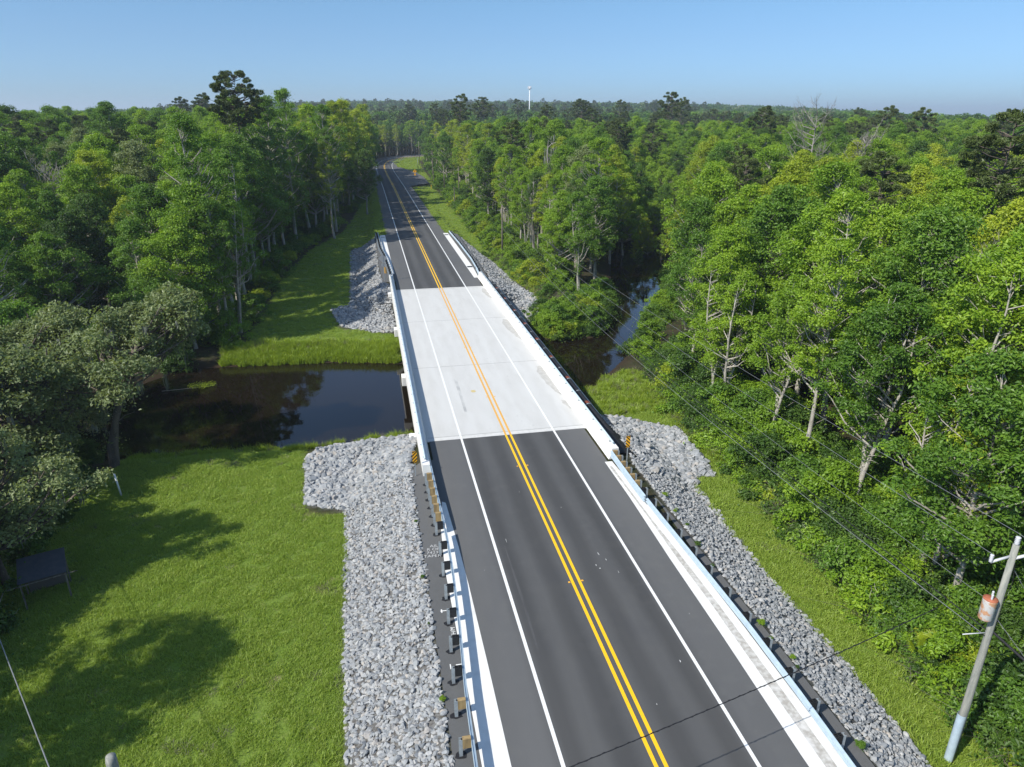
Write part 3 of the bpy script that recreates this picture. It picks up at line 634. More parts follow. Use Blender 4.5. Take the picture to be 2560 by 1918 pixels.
for dx, dy in ((-.55, -.15), (-.36, .02)): b = MB(); insul(b, dx, dy, zc+.45, r=.045, n=4); b.build('bushing', M_porc, tk, True)
b = MB(); b.box(-.25, -.1, -.12, .02, zc-.2, zc-.1); b.box(-.25, -.1, -.12, .02, zc+.12, zc+.22); b.build('bracket', M_galv2, pole)
b = MB(); b.tube([(-1.0, .2, 4.15-gzp), (-.1, .05, 4.2-gzp)], .022, 6); b.build('standoff_arm', M_porc, pole, True)
b = MB(); b.tube([(.14, -.05, H-.8), (.24, -.1, H-1.6), (.16, -.08, H-2.4), (.17, -.05, 4.4-gzp)], .012, 5); b.build('riser_cable', M_cable, pole)
POLES = [(14.6, 126.5, 7.9, True), (18.0, 214, 8.7, True), (16.0, 236, 7.8, False), (16.6, 282, 10.2, True), (17.9, 366, 10.9, False), (19.4, 444, 11.0, False)]
pl_lab = ['dark wooden pole with small arm rising from shrubs past the right riprap', 'slim wooden pole, second beyond the bridge on the right', 'slim wooden pole leaning close behind the second far pole', 'wooden pole with small crossarm opposite the far turnout', 'wooden pole at the far end of the grassy verge', 'wooden pole on the inside of the distant bend']
for (x, y, zt, a), lb in zip(POLES, pl_lab):
    z0 = gz(x, y); t = empty('utility_pole', (x, y, z0), label=lb, cat='utility pole', group='poles along the right of the road')
    b = MB(); b.tube([(0, 0, -.3), (0, 0, zt-z0)], [.17, .12], 10); b.build('shaft', M_polewood2, t, True)
    if a: b = MB(); b.box(-.9, .25, -.05, .05, zt-z0-1.0, zt-z0-.9); b.build('crossarm', M_polewood, t)
for x, y, zt, lb in ((13.6, 189.5, 5.2, 'short dark pole stub on the right verge beyond the bridge'), (14.9, 262, 5.5, 'short dark pole stub near the yellow curve sign'), (15.0, 338, 4.6, 'short pale pole at the grassy turnout')):
    z0 = gz(x, y); b = MB(); b.tube([(0, 0, -.2), (0, 0, zt-z0)], [.14, .11], 8); o = b.build('stub_pole', M_polewood2 if 'dark' in lb else M_galv2, loc=(x, y, z0)); tag(o, lb, 'pole', 'short poles on the right verge')
# pole behind the bend and bottom-left stub
t = empty('utility_pole', (23, 560, gz(23, 560)), label='distant double pole in front of dark trees behind the bend', cat='utility pole')
b = MB(); b.tube([(0, 0, 0), (0, 0, 11)], [.2, .15], 8); b.build('shaft', M_polewood, t)
b = MB(); b.box(-1, 1, -.06, .06, 9.6, 9.8); b.build('crossarm', M_polewood, t)
t = empty('pole_stub', (-18.3, 17.6, gz(-18.3, 17.6)), label='sawn-off pale pole top poking up at the bottom left of the lawn', cat='pole')
b = MB(); b.tube([(0, 0, -.2), (0, 0, 4.7-gz(-18.3, 17.6)), (.02, 0, 4.9-gz(-18.3, 17.6))], [.19, .16, .145], 14); b.build('shaft', M_polewood, t, True)
def wire(name, A, B, sag, r, m, label, cat='power line', group=None, n=28, twist=0):
    A = Vector(A); B = Vector(B); P = []
    for i in range(n+1):
        f = i/n; p = A.lerp(B, f); p.z -= 4*sag*f*(1-f); P.append(p-A)
    b = MB(); b.tube(P, r, 6)
    if twist:
        Q = []
        for i in range(n*6+1):
            f = i/(n*6); p = A.lerp(B, f)-A; p.z -= 4*sag*f*(1-f); a = f*twist; Q.append(p+Vector((0, math.cos(a)*r*1.6, math.sin(a)*r*1.6)))
        b.tube(Q, r*.7, 5)
    o = b.build(name, m, loc=A); tag(o, label, cat, group); return o
G = 'wires between the roadside poles'
P1 = (14.6, 126.5)
wire('power_line', (GP[0], GP[1], 8.75), (P1[0], P1[1], 7.9), 1.2, .009, M_wire, 'topmost bare wire leaving the top of the near pole', group=G)
wire('power_line', (GP[0]-.8, GP[1]+.12, 7.9), (P1[0]-.6, P1[1], 7.0), 1.3, .009, M_wire, 'bare wire leaving the white insulator arm of the near pole', group=G)
wire('power_line', (GP[0]-.3, GP[1], 5.7), (P1[0]-.1, P1[1], 6.0), 1.3, .008, M_wire, 'thin wire leaving the near pole at its transformer', group=G)
wire('telephone_cable', (GP[0]-.1, GP[1], 4.35), (P1[0]-.1, P1[1], 4.9), 1.5, .021, M_cable, 'thickest black cable, uppermost of the low bundle on the near pole', 'cable', G)
wire('telephone_cable', (GP[0]-.16, GP[1], 4.1), (P1[0]-.15, P1[1], 4.5), 1.6, .018, M_cable, 'black cable in the middle of the low bundle on the near pole', 'cable', G)
wire('telephone_cable', (GP[0]-.2, GP[1]+.1, 4.15), (P1[0]-.2, P1[1], 4.1), 1.9, .013, M_wire, 'grey cable, lowest of the bundle on the near pole', 'cable', G)
wire('power_line', (GP[0], GP[1], 8.75), (12.5, -45, 8.3), 1.0, .009, M_wire, 'bare wire running from the near pole top out past the camera', group=G)
wire('telephone_cable', (GP[0]+.1, GP[1], 4.3), (12.7, -45, 4.6), 1.0, .05, M_cable, 'thick black cable leaving the near pole towards the right edge', 'cable', G)
wire('guy_wire', (GP[0]+.05, GP[1], 5.0), (18.5, 13.6, -2.4), .05, .012, M_wire, 'thin steel stay wire from the near pole to the bushes', 'stay wire')
wire('guy_wire', (GP[0]+.05, GP[1], 7.4), (20.5, 16.5, -2.4), .05, .012, M_wire, 'upper steel stay wire from the near pole to the bushes', 'stay wire')
wire('drop_cable', (12.0, 18.8, 4.55), (-25, 10.5, 5.0), .7, .016, M_cable, 'twisted black service cable crossing low over the road', 'cable', n=40, twist=520)
wire('power_line', (P1[0], P1[1], 7.9), (POLES[1][0], POLES[1][1], 8.7), 1.3, .009, M_wire, 'wire from the first far pole on to the second', group=G)
wire('telephone_cable', (P1[0], P1[1], 4.9), (POLES[1][0], POLES[1][1], 5.5), 1.5, .014, M_cable, 'black cable from the first far pole on to the second', 'cable', G)
wire('overhead_wire', (-31, 35, 3.4), (-18.4, 15.2, 3.2), .15, .02, M_wire, 'pale wire crossing the shaded lawn at the bottom left', 'wire')

# cell tower, on the skyline
ta = R_(12.9); td = 900; tx, ty = CAM[0]+td*math.sin(ta), td*math.cos(ta); tz = gz(tx, ty)
t = empty('cell_tower', (tx, ty, tz), label='slim white cell tower standing on the skyline', cat='cell tower')
H2 = CAM[2]+td*math.tan(R_(2.0))-tz
b = MB(); b.tube([(0, 0, 0), (0, 0, H2)], [.8, .5], 10); b.build('mast', M_pvc, t, True)
for k in range(9):
    a = k*2*math.pi/9; b = MB(); b.box(-.35, .35, -.15, .15, -1.6, 1.6); o = b.build('antenna', M_pvc, t); o.location = (2.0*math.cos(a), 2.0*math.sin(a), H2-.6); o.rotation_euler = (0, 0, a+math.pi/2)
b = MB(); b.tube([(0, 0, H2-2.2), (0, 0, H2-1.7)], [1.2, 1.9], 12); b.build('platform', M_signg, t)

# lawn furniture: white post, small shed
o = MB().tube([(0, 0, -.1), (.02, .02, 1.75)], .065, 10).build('white_post', M_pvc, loc=(-28.3, 48.2, gz(-28.3, 48.2)), smooth=True); o.rotation_euler = (R_(-6), R_(-8), 0)
tag(o, 'thin white post leaning on the shaded lawn by the creek', 'post')
sx, sy = -28.9, 37.2; sz = gz(sx, sy)
t = empty('garden_shed', (sx, sy, sz), R_(20), label='small open shed with dark sheet roof under the left oak', cat='shed')
b = MB(); V = [(-1.1, -1.2, 1.7), (1.2, -1.2, 1.7), (1.2, .6, 2.25), (-1.1, .6, 2.25)]; b.add(V+[(x, y, z+.04) for x, y, z in V], [(3, 2, 1, 0), (4, 5, 6, 7), (0, 1, 5, 4), (1, 2, 6, 5), (2, 3, 7, 6), (3, 0, 4, 7)]); b.build('roof', M_tarp, t)
b = MB(); b.box(-.9, 1.0, .5, .56, 0, 2.15); b.build('back_wall', M_shedw, t)
for x, y, h in ((-1.0, -1.1, 1.7), (1.1, -1.1, 1.7), (1.1, .45, 2.2), (-1.0, .45, 2.2)): b = MB(); b.box(x-.04, x+.04, y-.04, y+.04, 0, h); b.build('leg', M_polewood2, t)
b = MB(); b.box(-.8, .3, .62, 1.7, 1.2, 1.26); b.build('side_board', M_shedw, t)
b = MB(); b.tube([(-1.6, -1.3, 1.62), (1.7, -1.28, 1.66)], .025, 6); b.build('front_bar', M_polewood2, t)

# ------------------------------------------------------------------ riprap
def stone_variant(seed):
    q = np.random.default_rng(seed)
    import bmesh
    bm = bmesh.new(); bmesh.ops.create_icosphere(bm, subdivisions=2, radius=1)
    V = np.array([v.co[:] for v in bm.verts]); F = np.array([[v.index for v in f.verts] for f in bm.faces]); bm.free()
    for _ in range(7):
        n = q.normal(size=3); n /= np.linalg.norm(n); d = q.uniform(.32, .66); s = V@n; k = s > d; V[k] -= np.outer(s[k]-d, n)
    V *= np.array([1.1, q.uniform(.7, 1.0), q.uniform(.55, .85)])
    return V, F
STONES = [stone_variant(100+i) for i in range(14)]
def rotm(n, q, tilt=1.0):
    a = q.uniform(0, 2*np.pi, n); ax = q.normal(size=(n, 3))*np.array([1, 1, .4]); ax /= np.linalg.norm(ax, axis=1)[:, None]; t = q.uniform(0, np.pi*tilt, n)
    c, s = np.cos(t), np.sin(t); x, y, z = ax.T; C = 1-c
    Rm = np.stack([np.stack([c+x*x*C, x*y*C-z*s, x*z*C+y*s], -1), np.stack([y*x*C+z*s, c+y*y*C, y*z*C-x*s], -1), np.stack([z*x*C-y*s, z*y*C+x*s, c+z*z*C], -1)], 1)
    return Rm
def riprap(poly, dens, size, big, seed, label):
    q = np.random.default_rng(seed); lo, hi = poly.min(0), poly.max(0)
    n = int((hi-lo).prod()*dens); P = q.uniform(lo, hi, (n, 2)); d = seg_dist(P, poly, True); P = P[inside(P, poly) & (d > .03)]
    s = size(P)*q.uniform(.65, 1.3, len(P))*np.where(q.random(len(P)) < .06, 1.35, 1)
    z = ground(P[:, 0], P[:, 1])+s*q.uniform(-.2, .5, len(P)); Rm = rotm(len(P), q)
    VV, FF, off = [], [], 0; vi = q.integers(0, len(STONES), len(P))
    for k, (V, F) in enumerate(STONES):
        I = np.where(vi == k)[0]
        W = np.einsum('nij,vj->nvi', Rm[I], V)*s[I][:, None, None]
        W[..., 2] *= .8; W += np.stack([P[I, 0], P[I, 1], z[I]], -1)[:, None, :]
        FF.append((F[None]+(np.arange(len(I))*len(V))[:, None, None]+off).reshape(-1, 3)); VV.append(W.reshape(-1, 3)); off += len(I)*len(V)
    me = raw_mesh('riprap', np.concatenate(VV), np.concatenate(FF), M_stone)
    o = link('riprap', me); tag(o, label, 'riprap', kind='stuff'); return o
def sz(x0, y0, small, big_): return lambda P: np.where((P[:, 1] > y0) | (np.abs(P[:, 0]) > x0), big_, small)
riprap(RIP_LN, 64, lambda P: np.where((P[:, 1] > 43), .26, .148), 0, 1, 'pale grey riprap stones on the near left bank')
riprap(RIP_RN, 62, lambda P: np.where((P[:, 1] > 41) & (P[:, 0] > 9.2), .33, .140), 0, 2, 'grey riprap stones on the near right bank')
riprap(RIP_LF, 20, lambda P: np.where((P[:, 1] < 100), .27, .18), 0, 3, 'grey riprap stones on the far left bank')
riprap(RIP_RF, 20, lambda P: np.where((P[:, 1] < 104), .28, .18), 0, 4, 'grey riprap stones on the far right bank')

# ------------------------------------------------------------------ vegetation: builders
def cards(C, Nn, L, Wd, q):
    """diamond leaves: centres C, normals Nn, half length L, half width Wd."""
    n = len(C); Nn = Nn/np.maximum(np.linalg.norm(Nn, axis=1), 1e-6)[:, None]
    r = q.normal(size=(n, 3)); T = np.cross(Nn, r); T /= np.maximum(np.linalg.norm(T, axis=1), 1e-6)[:, None]; B = np.cross(Nn, T)
    L = np.broadcast_to(L, n)[:, None]; Wd = np.broadcast_to(Wd, n)[:, None]
    bend = Nn*L*.25
    V = np.stack([C-T*L-bend, C+B*Wd+T*L*.1, C+T*L-bend, C-B*Wd+T*L*.1], 1).reshape(-1, 3)
    F = np.arange(n*4).reshape(n, 4)
    return V, F
def ntube(P, r, n=6):
    P = np.asarray(P, float); k = len(P); T = np.gradient(P, axis=0); T /= np.linalg.norm(T, axis=1)[:, None]+1e-9
    a = np.cross(T, [.3, .9, .2]); a /= np.linalg.norm(a, axis=1)[:, None]+1e-9; b = np.cross(T, a)
    t = np.arange(n)*2*np.pi/n; r = np.asarray(r, float)
    V = (P[:, None]+(a[:, None]*np.cos(t)[None, :, None]+b[:, None]*np.sin(t)[None, :, None])*r[:, None, None]).reshape(-1, 3)
    F = [(i*n+j, i*n+(j+1) % n, (i+1)*n+(j+1) % n, (i+1)*n+j) for i in range(k-1) for j in range(n)]
    return V, np.array(F)
def joinvf(parts):
    VV, FF, o = [], [], 0
    for V, F in parts: VV.append(V); FF.append(F+o); o += len(V)
    return np.concatenate(VV), np.concatenate(FF)
def clump_leaves(C, rc, per, q, L, up=.6, flat=.82, droop=0):
    """leaves on the shells of clumps C with radius rc."""
    n = len(C)*per; k = np.repeat(np.arange(len(C)), per); rr = rc[k]
    d = q.normal(size=(n, 3)); d[:, 2] = np.where(q.random(n) < .72, np.abs(d[:, 2]), d[:, 2]); d /= np.linalg.norm(d, axis=1)[:, None]
    rad = rr*q.uniform(.2, 1.3, n)**.75
    P = C[k]+d*rad[:, None]*np.array([1, 1, flat]); P[:, 2] -= droop*(np.hypot(d[:, 0], d[:, 1])*rad)**2
    N_ = d*.55+np.array([0, 0, up])+q.normal(size=(n, 3))*.55
    ll = L*q.uniform(.65, 1.3, n)
    return cards(P, N_, ll, ll*.55, q)
def crown_points(q, H, R, zb, n, shape='round', lean=(0, 0)):
    """clump centres in a lobed crown between zb and H."""
    out = []; ph = q.uniform(0, 6.28, 4)
    while len(out) < n:
        t = q.random(); a = q.uniform(0, 6.28)
        if shape == 'round': pr = math.sin(math.pi*min(1, .12+t*.88)**.85)**.55 if t < .97 else .2
        elif shape == 'slim': pr = (1-t)**.5*(.55+.45*min(1, t*5))
        elif shape == 'dome': pr = (1-t*t)**.5
        else: pr = 1
        lob = 1+.24*math.sin(2*a+ph[0]+3*t)+.22*math.sin(3*a+ph[1]+7*t)+.16*math.sin(5*a+ph[2]+11*t)
        f = q.random()**.42
        r = R*pr*lob*f; z = zb+(H-zb)*t
        out.append((r*math.cos(a)+lean[0]*t, r*math.sin(a)+lean[1]*t, z))
    return np.array(out)
def tree_mesh(seed, H, R, zb, ncl, per, L, rc=(0.8, 1.4), shape='round', r0=.24, lean=(0, 0), forks=1, bark=8, side=0, branchy=1.0):
    q = np.random.default_rng(seed); C = crown_points(q, H-.4, R, zb, ncl, shape, lean); rcs = q.uniform(rc[0], rc[1], ncl)
    parts = []; trunks = []
    for f in range(forks):
        a = q.uniform(0, 6.28); sp = 0 if forks == 1 else R*.45
        tt = np.linspace(0, 1, 9); zz = tt*(H*.93)
        wob = np.stack([np.cumsum(q.normal(0, .13, 9)), np.cumsum(q.normal(0, .13, 9))], 1); wob -= wob[0]
        fk = np.clip((zz-H*.14)/(H*.5), 0, 1)
        P = np.stack([wob[:, 0]+lean[0]*tt**1.5+math.cos(a)*sp*fk, wob[:, 1]+lean[1]*tt**1.5+math.sin(a)*sp*fk, zz], 1)
        rr = r0*(1.25-.25*np.minimum(1, tt*8))*(1-tt*.88)*(1 if forks == 1 else .8)
        P[0, 2] = -.5
        parts.append(ntube(P, rr, bark)); trunks.append((P, rr))
    for c, rcl in zip(C, rcs):
        if q.random() > branchy: continue
        P, rr = trunks[q.integers(len(trunks))]
        dist = np.hypot(c[0]-np.interp(c[2], P[:, 2], P[:, 0]), c[1]-np.interp(c[2], P[:, 2], P[:, 1]))
        z0 = max(zb*.75, min(H*.88, c[2]-dist*q.uniform(.45, .95))); s = np.array([np.interp(z0, P[:, 2], P[:, 0]), np.interp(z0, P[:, 2], P[:, 1]), z0])
        m = (s+c)/2+q.normal(0, .22, 3)-np.array([0, 0, .1*dist*.3]); m2 = s*.2+c*.8+q.normal(0, .15, 3)
        r1 = min(.13, np.interp(z0, P[:, 2], rr)*.6+.015)
        parts.append(ntube([s, m, m2, c+np.array([0, 0, rcl*.3])], [r1, r1*.7, r1*.45, r1*.2], 4))
        if q.random() < .35:
            e2 = c+q.normal(0, .5, 3)*[1, 1, .5]+np.array([0, 0, rcl*.75]); parts.append(ntube([m2, (m2+e2)/2+q.normal(0, .1, 3), e2], [r1*.35, r1*.2, .008], 3))
    # bare side limbs low on the trunk
    for _ in range(side):
        P, rr = trunks[q.integers(len(trunks))]; z0 = q.uniform(.25, .6)*H; a = q.uniform(0, 6.28); l = q.uniform(.8, 2.2)
        s = np.array([np.interp(z0, P[:, 2], P[:, 0]), np.interp(z0, P[:, 2], P[:, 1]), z0]); e = s+np.array([math.cos(a)*l, math.sin(a)*l, l*.5])
        parts.append(ntube([s, (s+e)/2+q.normal(0, .1, 3), e], [.05, .03, .01], 4))
    tv, tf = joinvf(parts)
    lv, lf = clump_leaves(C, rcs, per, q, L)
    # loose leaves between the clumps and sprigs on the trunk
    k = ncl*per//9; c2 = C[q.integers(ncl, size=k)]+q.normal(0, 1, (k, 3))*np.array([.6, .6, .35])-[0, 0, .2]; ll = L*q.uniform(.6, 1.1, k)
    v2, f2 = cards(c2, q.normal(size=(k, 3))+[0, 0, .7], ll, ll*.55, q)
    if side:
        P, rr = trunks[0]; k = side*70; zz = q.uniform(.12, .6, side)*H; zz = np.repeat(zz, 70)
        c3 = np.stack([np.interp(zz, P[:, 2], P[:, 0]), np.interp(zz, P[:, 2], P[:, 1]), zz], 1)+q.normal(0, .42, (k, 3)); ll = L*q.uniform(.6, 1.1, k)
        v3, f3 = cards(c3, q.normal(size=(k, 3))+[0, 0, .7], ll, ll*.55, q); v2, f2 = joinvf([(v2, f2), (v3, f3)])
    lv, lf = joinvf([(lv, lf), (v2, f2)])
    return (tv, tf), (lv, lf), C, trunks[0]
def pine_mesh(seed, H, R, zb, ncl, per, L=.2, r0=.26):
    q = np.random.default_rng(seed); parts = []
    tt = np.linspace(0, 1, 10); wob = np.cumsum(q.normal(0, .12, (10, 2)), 0); wob -= wob[0]
    P = np.stack([wob[:, 0], wob[:, 1], tt*H*.97], 1); P[0, 2] = -.5; rr = r0*(1-tt*.85); parts.append(ntube(P, rr, 8))
    C = []
    for i in range(ncl):
        t = q.random(); z = zb+(H-zb)*t; a = q.uniform(0, 6.28); pr = (.35+.9*math.sin(math.pi*min(1, t*.85+.12)))*R*q.uniform(.45, 1.0)
        C.append((pr*math.cos(a), pr*math.sin(a), z+pr*.12))
    C = np.array(C); C[:, :2] += np.stack([np.interp(C[:, 2], P[:, 2], P[:, 0]), np.interp(C[:, 2], P[:, 2], P[:, 1])], 1)
    for c in C:
        z0 = max(zb*.8, c[2]-np.hypot(c[0], c[1])*.35); s = np.array([np.interp(z0, P[:, 2], P[:, 0]), np.interp(z0, P[:, 2], P[:, 1]), z0])
        parts.append(ntube([s, (s+c)/2+q.normal(0, .15, 3)-[0, 0, .15], c], [.07, .045, .015], 4))
    for _ in range(5):
        z0 = q.uniform(.45, .8)*zb+2; a = q.uniform(0, 6.28); s = np.array([P[4, 0], P[4, 1], z0]); parts.append(ntube([s, s+np.array([math.cos(a), math.sin(a), .1])*q.uniform(.5, 1.6)], [.04, .01], 4))
    rc = q.uniform(.35, .75, ncl); n = ncl*per; k = np.repeat(np.arange(ncl), per); d = q.normal(size=(n, 3)); d /= np.linalg.norm(d, axis=1)[:, None]
    Pn_ = C[k]+d*(rc[k]*q.uniform(.2, 1, n)**.5)[:, None]*[1, 1, .6]; Pn_[:, 2] += .15
    # needle fans: long thin cards pointing outwards
    nn = np.cross(d, q.normal(size=(n, 3))); V, F = cards(Pn_, nn+[0, 0, .3], L*q.uniform(.8, 1.4, n), L*.3, q)
    return joinvf(parts), (V, F), C, (P, rr)
def bare_mesh(seed, H, R, r0=.2, n=26, fine=5, vert=.9):
    q = np.random.default_rng(seed); parts = []
    tt = np.linspace(0, 1, 9); wob = np.cumsum(q.normal(0, .14, (9, 2)), 0); wob -= wob[0]
    P = np.stack([wob[:, 0], wob[:, 1], tt*H*.92], 1); P[0, 2] = -.5; rr = r0*(1-tt*.85); parts.append(ntube(P, rr, 7))
    for _ in range(n):
        z0 = q.uniform(.35, .9)*H; a = q.uniform(0, 6.28); l = R*(1.15-z0/H*.6)*q.uniform(.5, 1.1); s = np.array([np.interp(z0, P[:, 2], P[:, 0]), np.interp(z0, P[:, 2], P[:, 1]), z0])
        e = s+np.array([math.cos(a)*l, math.sin(a)*l, l*vert*q.uniform(.6, 1.3)]); m = (s+e)/2+q.normal(0, .25, 3)-[0, 0, l*.12]
        parts.append(ntube([s, m, e], [.07, .045, .02], 4))
        for _ in range(fine):
            f = q.uniform(.3, 1); b = s*(1-f)+e*f; g = b+q.normal(0, .55, 3)*[1, 1, .6]+[0, 0, .7]; parts.append(ntube([b, (b+g)/2+q.normal(0, .08, 3), g], [.026, .018, .008], 3))
            if fine > 3:
                for _ in range(2): h = g+q.normal(0, .3, 3)+[0, 0, .3]; parts.append(ntube([(b+g)/2, h], [.014, .006], 3))
    return joinvf(parts), P
def moss_mesh(C, seed, n=60, ln=(.5, 1.6)):
    q = np.random.default_rng(seed); VV = []; FF = []; o = 0
    for i in range(n):
        c = C[q.integers(len(C))]+q.normal(0, .6, 3)-[0, 0, .5]; l = q.uniform(*ln)
        for _ in range(7):
            b = c+q.normal(0, .12, 3)*[1, 1, .5]; a = q.uniform(0, 3.14); wdt = q.uniform(.025, .06); dx = np.array([math.cos(a)*wdt, math.sin(a)*wdt, 0]); e = b-[0, 0, l*q.uniform(.5, 1)]+q.normal(0, .06, 3)
            m = (b+e)/2+q.normal(0, .04, 3); VV += [b-dx*.6, b+dx*.6, m+dx, m-dx, e+dx*.2, e-dx*.2]; FF += [(o, o+1, o+2, o+3), (o+3, o+2, o+4, o+5)]; o += 6
    return np.array(VV), np.array(FF)

class Kind:
    """one tree form: shared meshes for its parts"""
    def __init__(s, name, parts, H, R, zb): s.name = name; s.parts = parts; s.H = H; s.R = R; s.zb = zb
def mk_parts(nm, trunk, crown, barkm, leafm, extra=None):
    p = [('trunk', raw_mesh(nm+'_trunk', trunk[0], trunk[1], barkm, smooth=True), barkm), ('crown', raw_mesh(nm+'_crown', crown[0], crown[1], leafm), leafm)]
    return p+(extra or [])
K = {}
LB = LEAF['bright green']
for i in range(7):
    H, R, zb = [(19, 4.5, 5.5), (17.5, 4.2, 5.5), (20.5, 4.2, 7), (18.5, 5.0, 5), (16.5, 3.8, 4.5), (21.5, 4.4, 7), (19.5, 3.8, 6)][i]
    t, c, C, _ = tree_mesh(200+i, H, R, zb, 150, 185, .13, rc=(.42, 1.05), r0=.25, side=6, branchy=.75)
    K['broad%d' % i] = Kind('broadleaf_tree', mk_parts('broad%d' % i, t, c, M_bark, LB), H, R, zb)
for i in range(4):   # edge trees: long pale trunk, lighter crown
    H, R, zb = [(21, 3.2, 10), (19, 3.0, 8.5), (23.5, 3.4, 11.5), (17, 3.0, 7)][i]
    t, c, C, _ = tree_mesh(260+i, H, R, zb, 90, 160, .12, rc=(.38, .85), r0=.27, side=10, branchy=1, forks=[1, 2, 1, 3][i], lean=[(.5, .3), (-.6, .2), (.3, -.6), (.9, .2)][i])
    K['slim%d' % i] = Kind('broadleaf_tree', mk_parts('slim%d' % i, t, c, M_bark, LB), H, R, zb)
for i in range(3):   # live oaks with moss
    H, R, zb = [(12.6, 4.8, 6.6), (10, 5.0, 2.6), (12.5, 5.2, 4)][i]
    t, c, C, _ = tree_mesh(300+i, H, R, zb, 110, 190, .13, rc=(.55, 1.05), r0=.36, shape='dome' if i != 2 else 'round', forks=2, side=4, lean=[(5.2, 3.0), (.4, .5), (0, 0)][i])
    mv, mf = moss_mesh(C, 77+i)
    K['oak%d' % i] = Kind('oak_tree', mk_parts('oak%d' % i, t, c, M_bark_d, LEAF['olive green'], [('hanging_moss', raw_mesh('oak%d_moss' % i, mv, mf, M_moss), M_moss)]), H, R, zb)
for i in range(3):
    H, R, zb = [(32.5, 3.9, 24), (26, 3.0, 18), (24.5, 3.4, 17)][i]
    t, c, C, _ = pine_mesh(330+i, H, R, zb, [120, 62, 70][i], 170)
    K['pine%d' % i] = Kind('pine_tree', mk_parts('pine%d' % i, t, c, M_bark_d, M_needle), H, R, zb)
for i in range(3):
    (v, f), P = bare_mesh(350+i, [17, 20, 14][i], [3.6, 4.6, 2.0][i], r0=[.2, .24, .26][i], n=[24, 34, 9][i], fine=[5, 6, 2][i])
    parts = [('trunk', raw_mesh('bare%d' % i, v, f, M_dead, smooth=True), M_dead)]
    if i != 1:
        mv, mf = moss_mesh(np.stack([P[3:, 0], P[3:, 1], P[3:, 2]], 1), 90+i, 26, (.6, 2.2)); parts.append(('hanging_moss', raw_mesh('bare%d_moss' % i, mv, mf, M_moss), M_moss))
    K['bare%d' % i] = Kind('bare_tree', parts, [17, 20, 14][i], 3, 5)
for i in range(6):   # shrubs
    H, R = [(2.4, 1.6), (3.4, 2.0), (1.6, 1.3), (4.6, 2.2), (2.0, 1.9), (1.2, 1.0)][i]
    t, c, C, _ = tree_mesh(400+i, H, R, .15, [34, 46, 24, 60, 34, 16][i], 150, .095+.012*(i % 3), rc=(.3, .62), r0=.05, shape='dome', forks=3, bark=5, branchy=.6)
    K['shrub%d' % i] = Kind('shrub', [('stems', raw_mesh('shrub%d_stems' % i, t[0], t[1], M_bark, smooth=True), M_bark), ('foliage', raw_mesh('shrub%d_foliage' % i, c[0], c[1], LB), LB)], H, R, 0)
# palmetto: fan leaves
def palmetto():
    q = np.random.default_rng(5); V = []; F = []; o = 0
    for k in range(11):
        a = k*2.4; el = q.uniform(.25, 1.2); l = q.uniform(.7, 1.1); s = np.array([math.cos(a)*math.cos(el), math.sin(a)*math.cos(el), math.sin(el)])*l
        side = np.cross(s, [0, 0, 1]); side /= np.linalg.norm(side); fw = s/np.linalg.norm(s); up = np.cross(side, fw)
        V += [s*.05+side*.01, s*.05-side*.01, s-side*.01, s+side*.01]; F += [(o, o+1, o+2, o+3)]; o += 4
        for j in range(-6, 7):
            t = j*.2; d = fw*math.cos(t)+side*math.sin(t); d = d-up*abs(j)*.01; e = s+d*q.uniform(.45, .62)-np.array([0, 0, .12]); w_ = np.cross(d, up)*.028; m = s+d*.3
            V += [s, m+w_, e, m-w_]; F += [(o, o+1, o+2, o+3)]; o += 4
    return np.array(V), np.array(F)
pv, pf = palmetto()
# grass tufts, reeds
def tuft(seed, n, rad, h, wd, lean=.35, L=1):
    q = np.random.default_rng(seed); a = q.uniform(0, 6.28, n); r = rad*np.sqrt(q.random(n)); B = np.stack([r*np.cos(a), r*np.sin(a), np.full(n, -.03)], 1)
    hh = h*q.uniform(.5, 1.2, n); d = q.normal(0, lean, (n, 2)); M_ = B+np.stack([d[:, 0]*hh*.35, d[:, 1]*hh*.35, hh*.6], 1); T = B+np.stack([d[:, 0]*hh, d[:, 1]*hh, hh], 1)
    t = q.uniform(0, 3.14, n); W = np.stack([np.cos(t), np.sin(t), 0*t], 1)*wd
    V = np.stack([B-W, B+W, M_+W*.8, M_-W*.8, T], 1).reshape(-1, 3); k = np.arange(n)[:, None]*5
    F = [list(x) for x in np.concatenate([k+np.array([[0, 1, 2, 3]])], 0)]+[list(x) for x in k+np.array([[3, 2, 4]])]
    return V, F

def place(kname, x, y, rz, s, leaf=None, label=None, group=None, z=None, tilt=0):
    kd = K[kname]; zz = gz(x, y) if z is None else z
    e = empty(kd.name, (x, y, zz), rz, label=label, cat={'broadleaf_tree': 'tree', 'oak_tree': 'oak tree', 'pine_tree': 'pine tree', 'bare_tree': 'dead tree', 'shrub': 'bush'}.get(kd.name, kd.name), group=group)
    e.scale = (s, s, s); e.rotation_euler = (tilt, 0, rz)
    for pn, me, m in kd.parts:
        o = bpy.data.objects.new(pn, me); COL.objects.link(o); o.parent = e
        if leaf and pn in ('crown', 'foliage'): o.material_slots[0].link = 'OBJECT'; o.material_slots[0].material = leaf
    return e

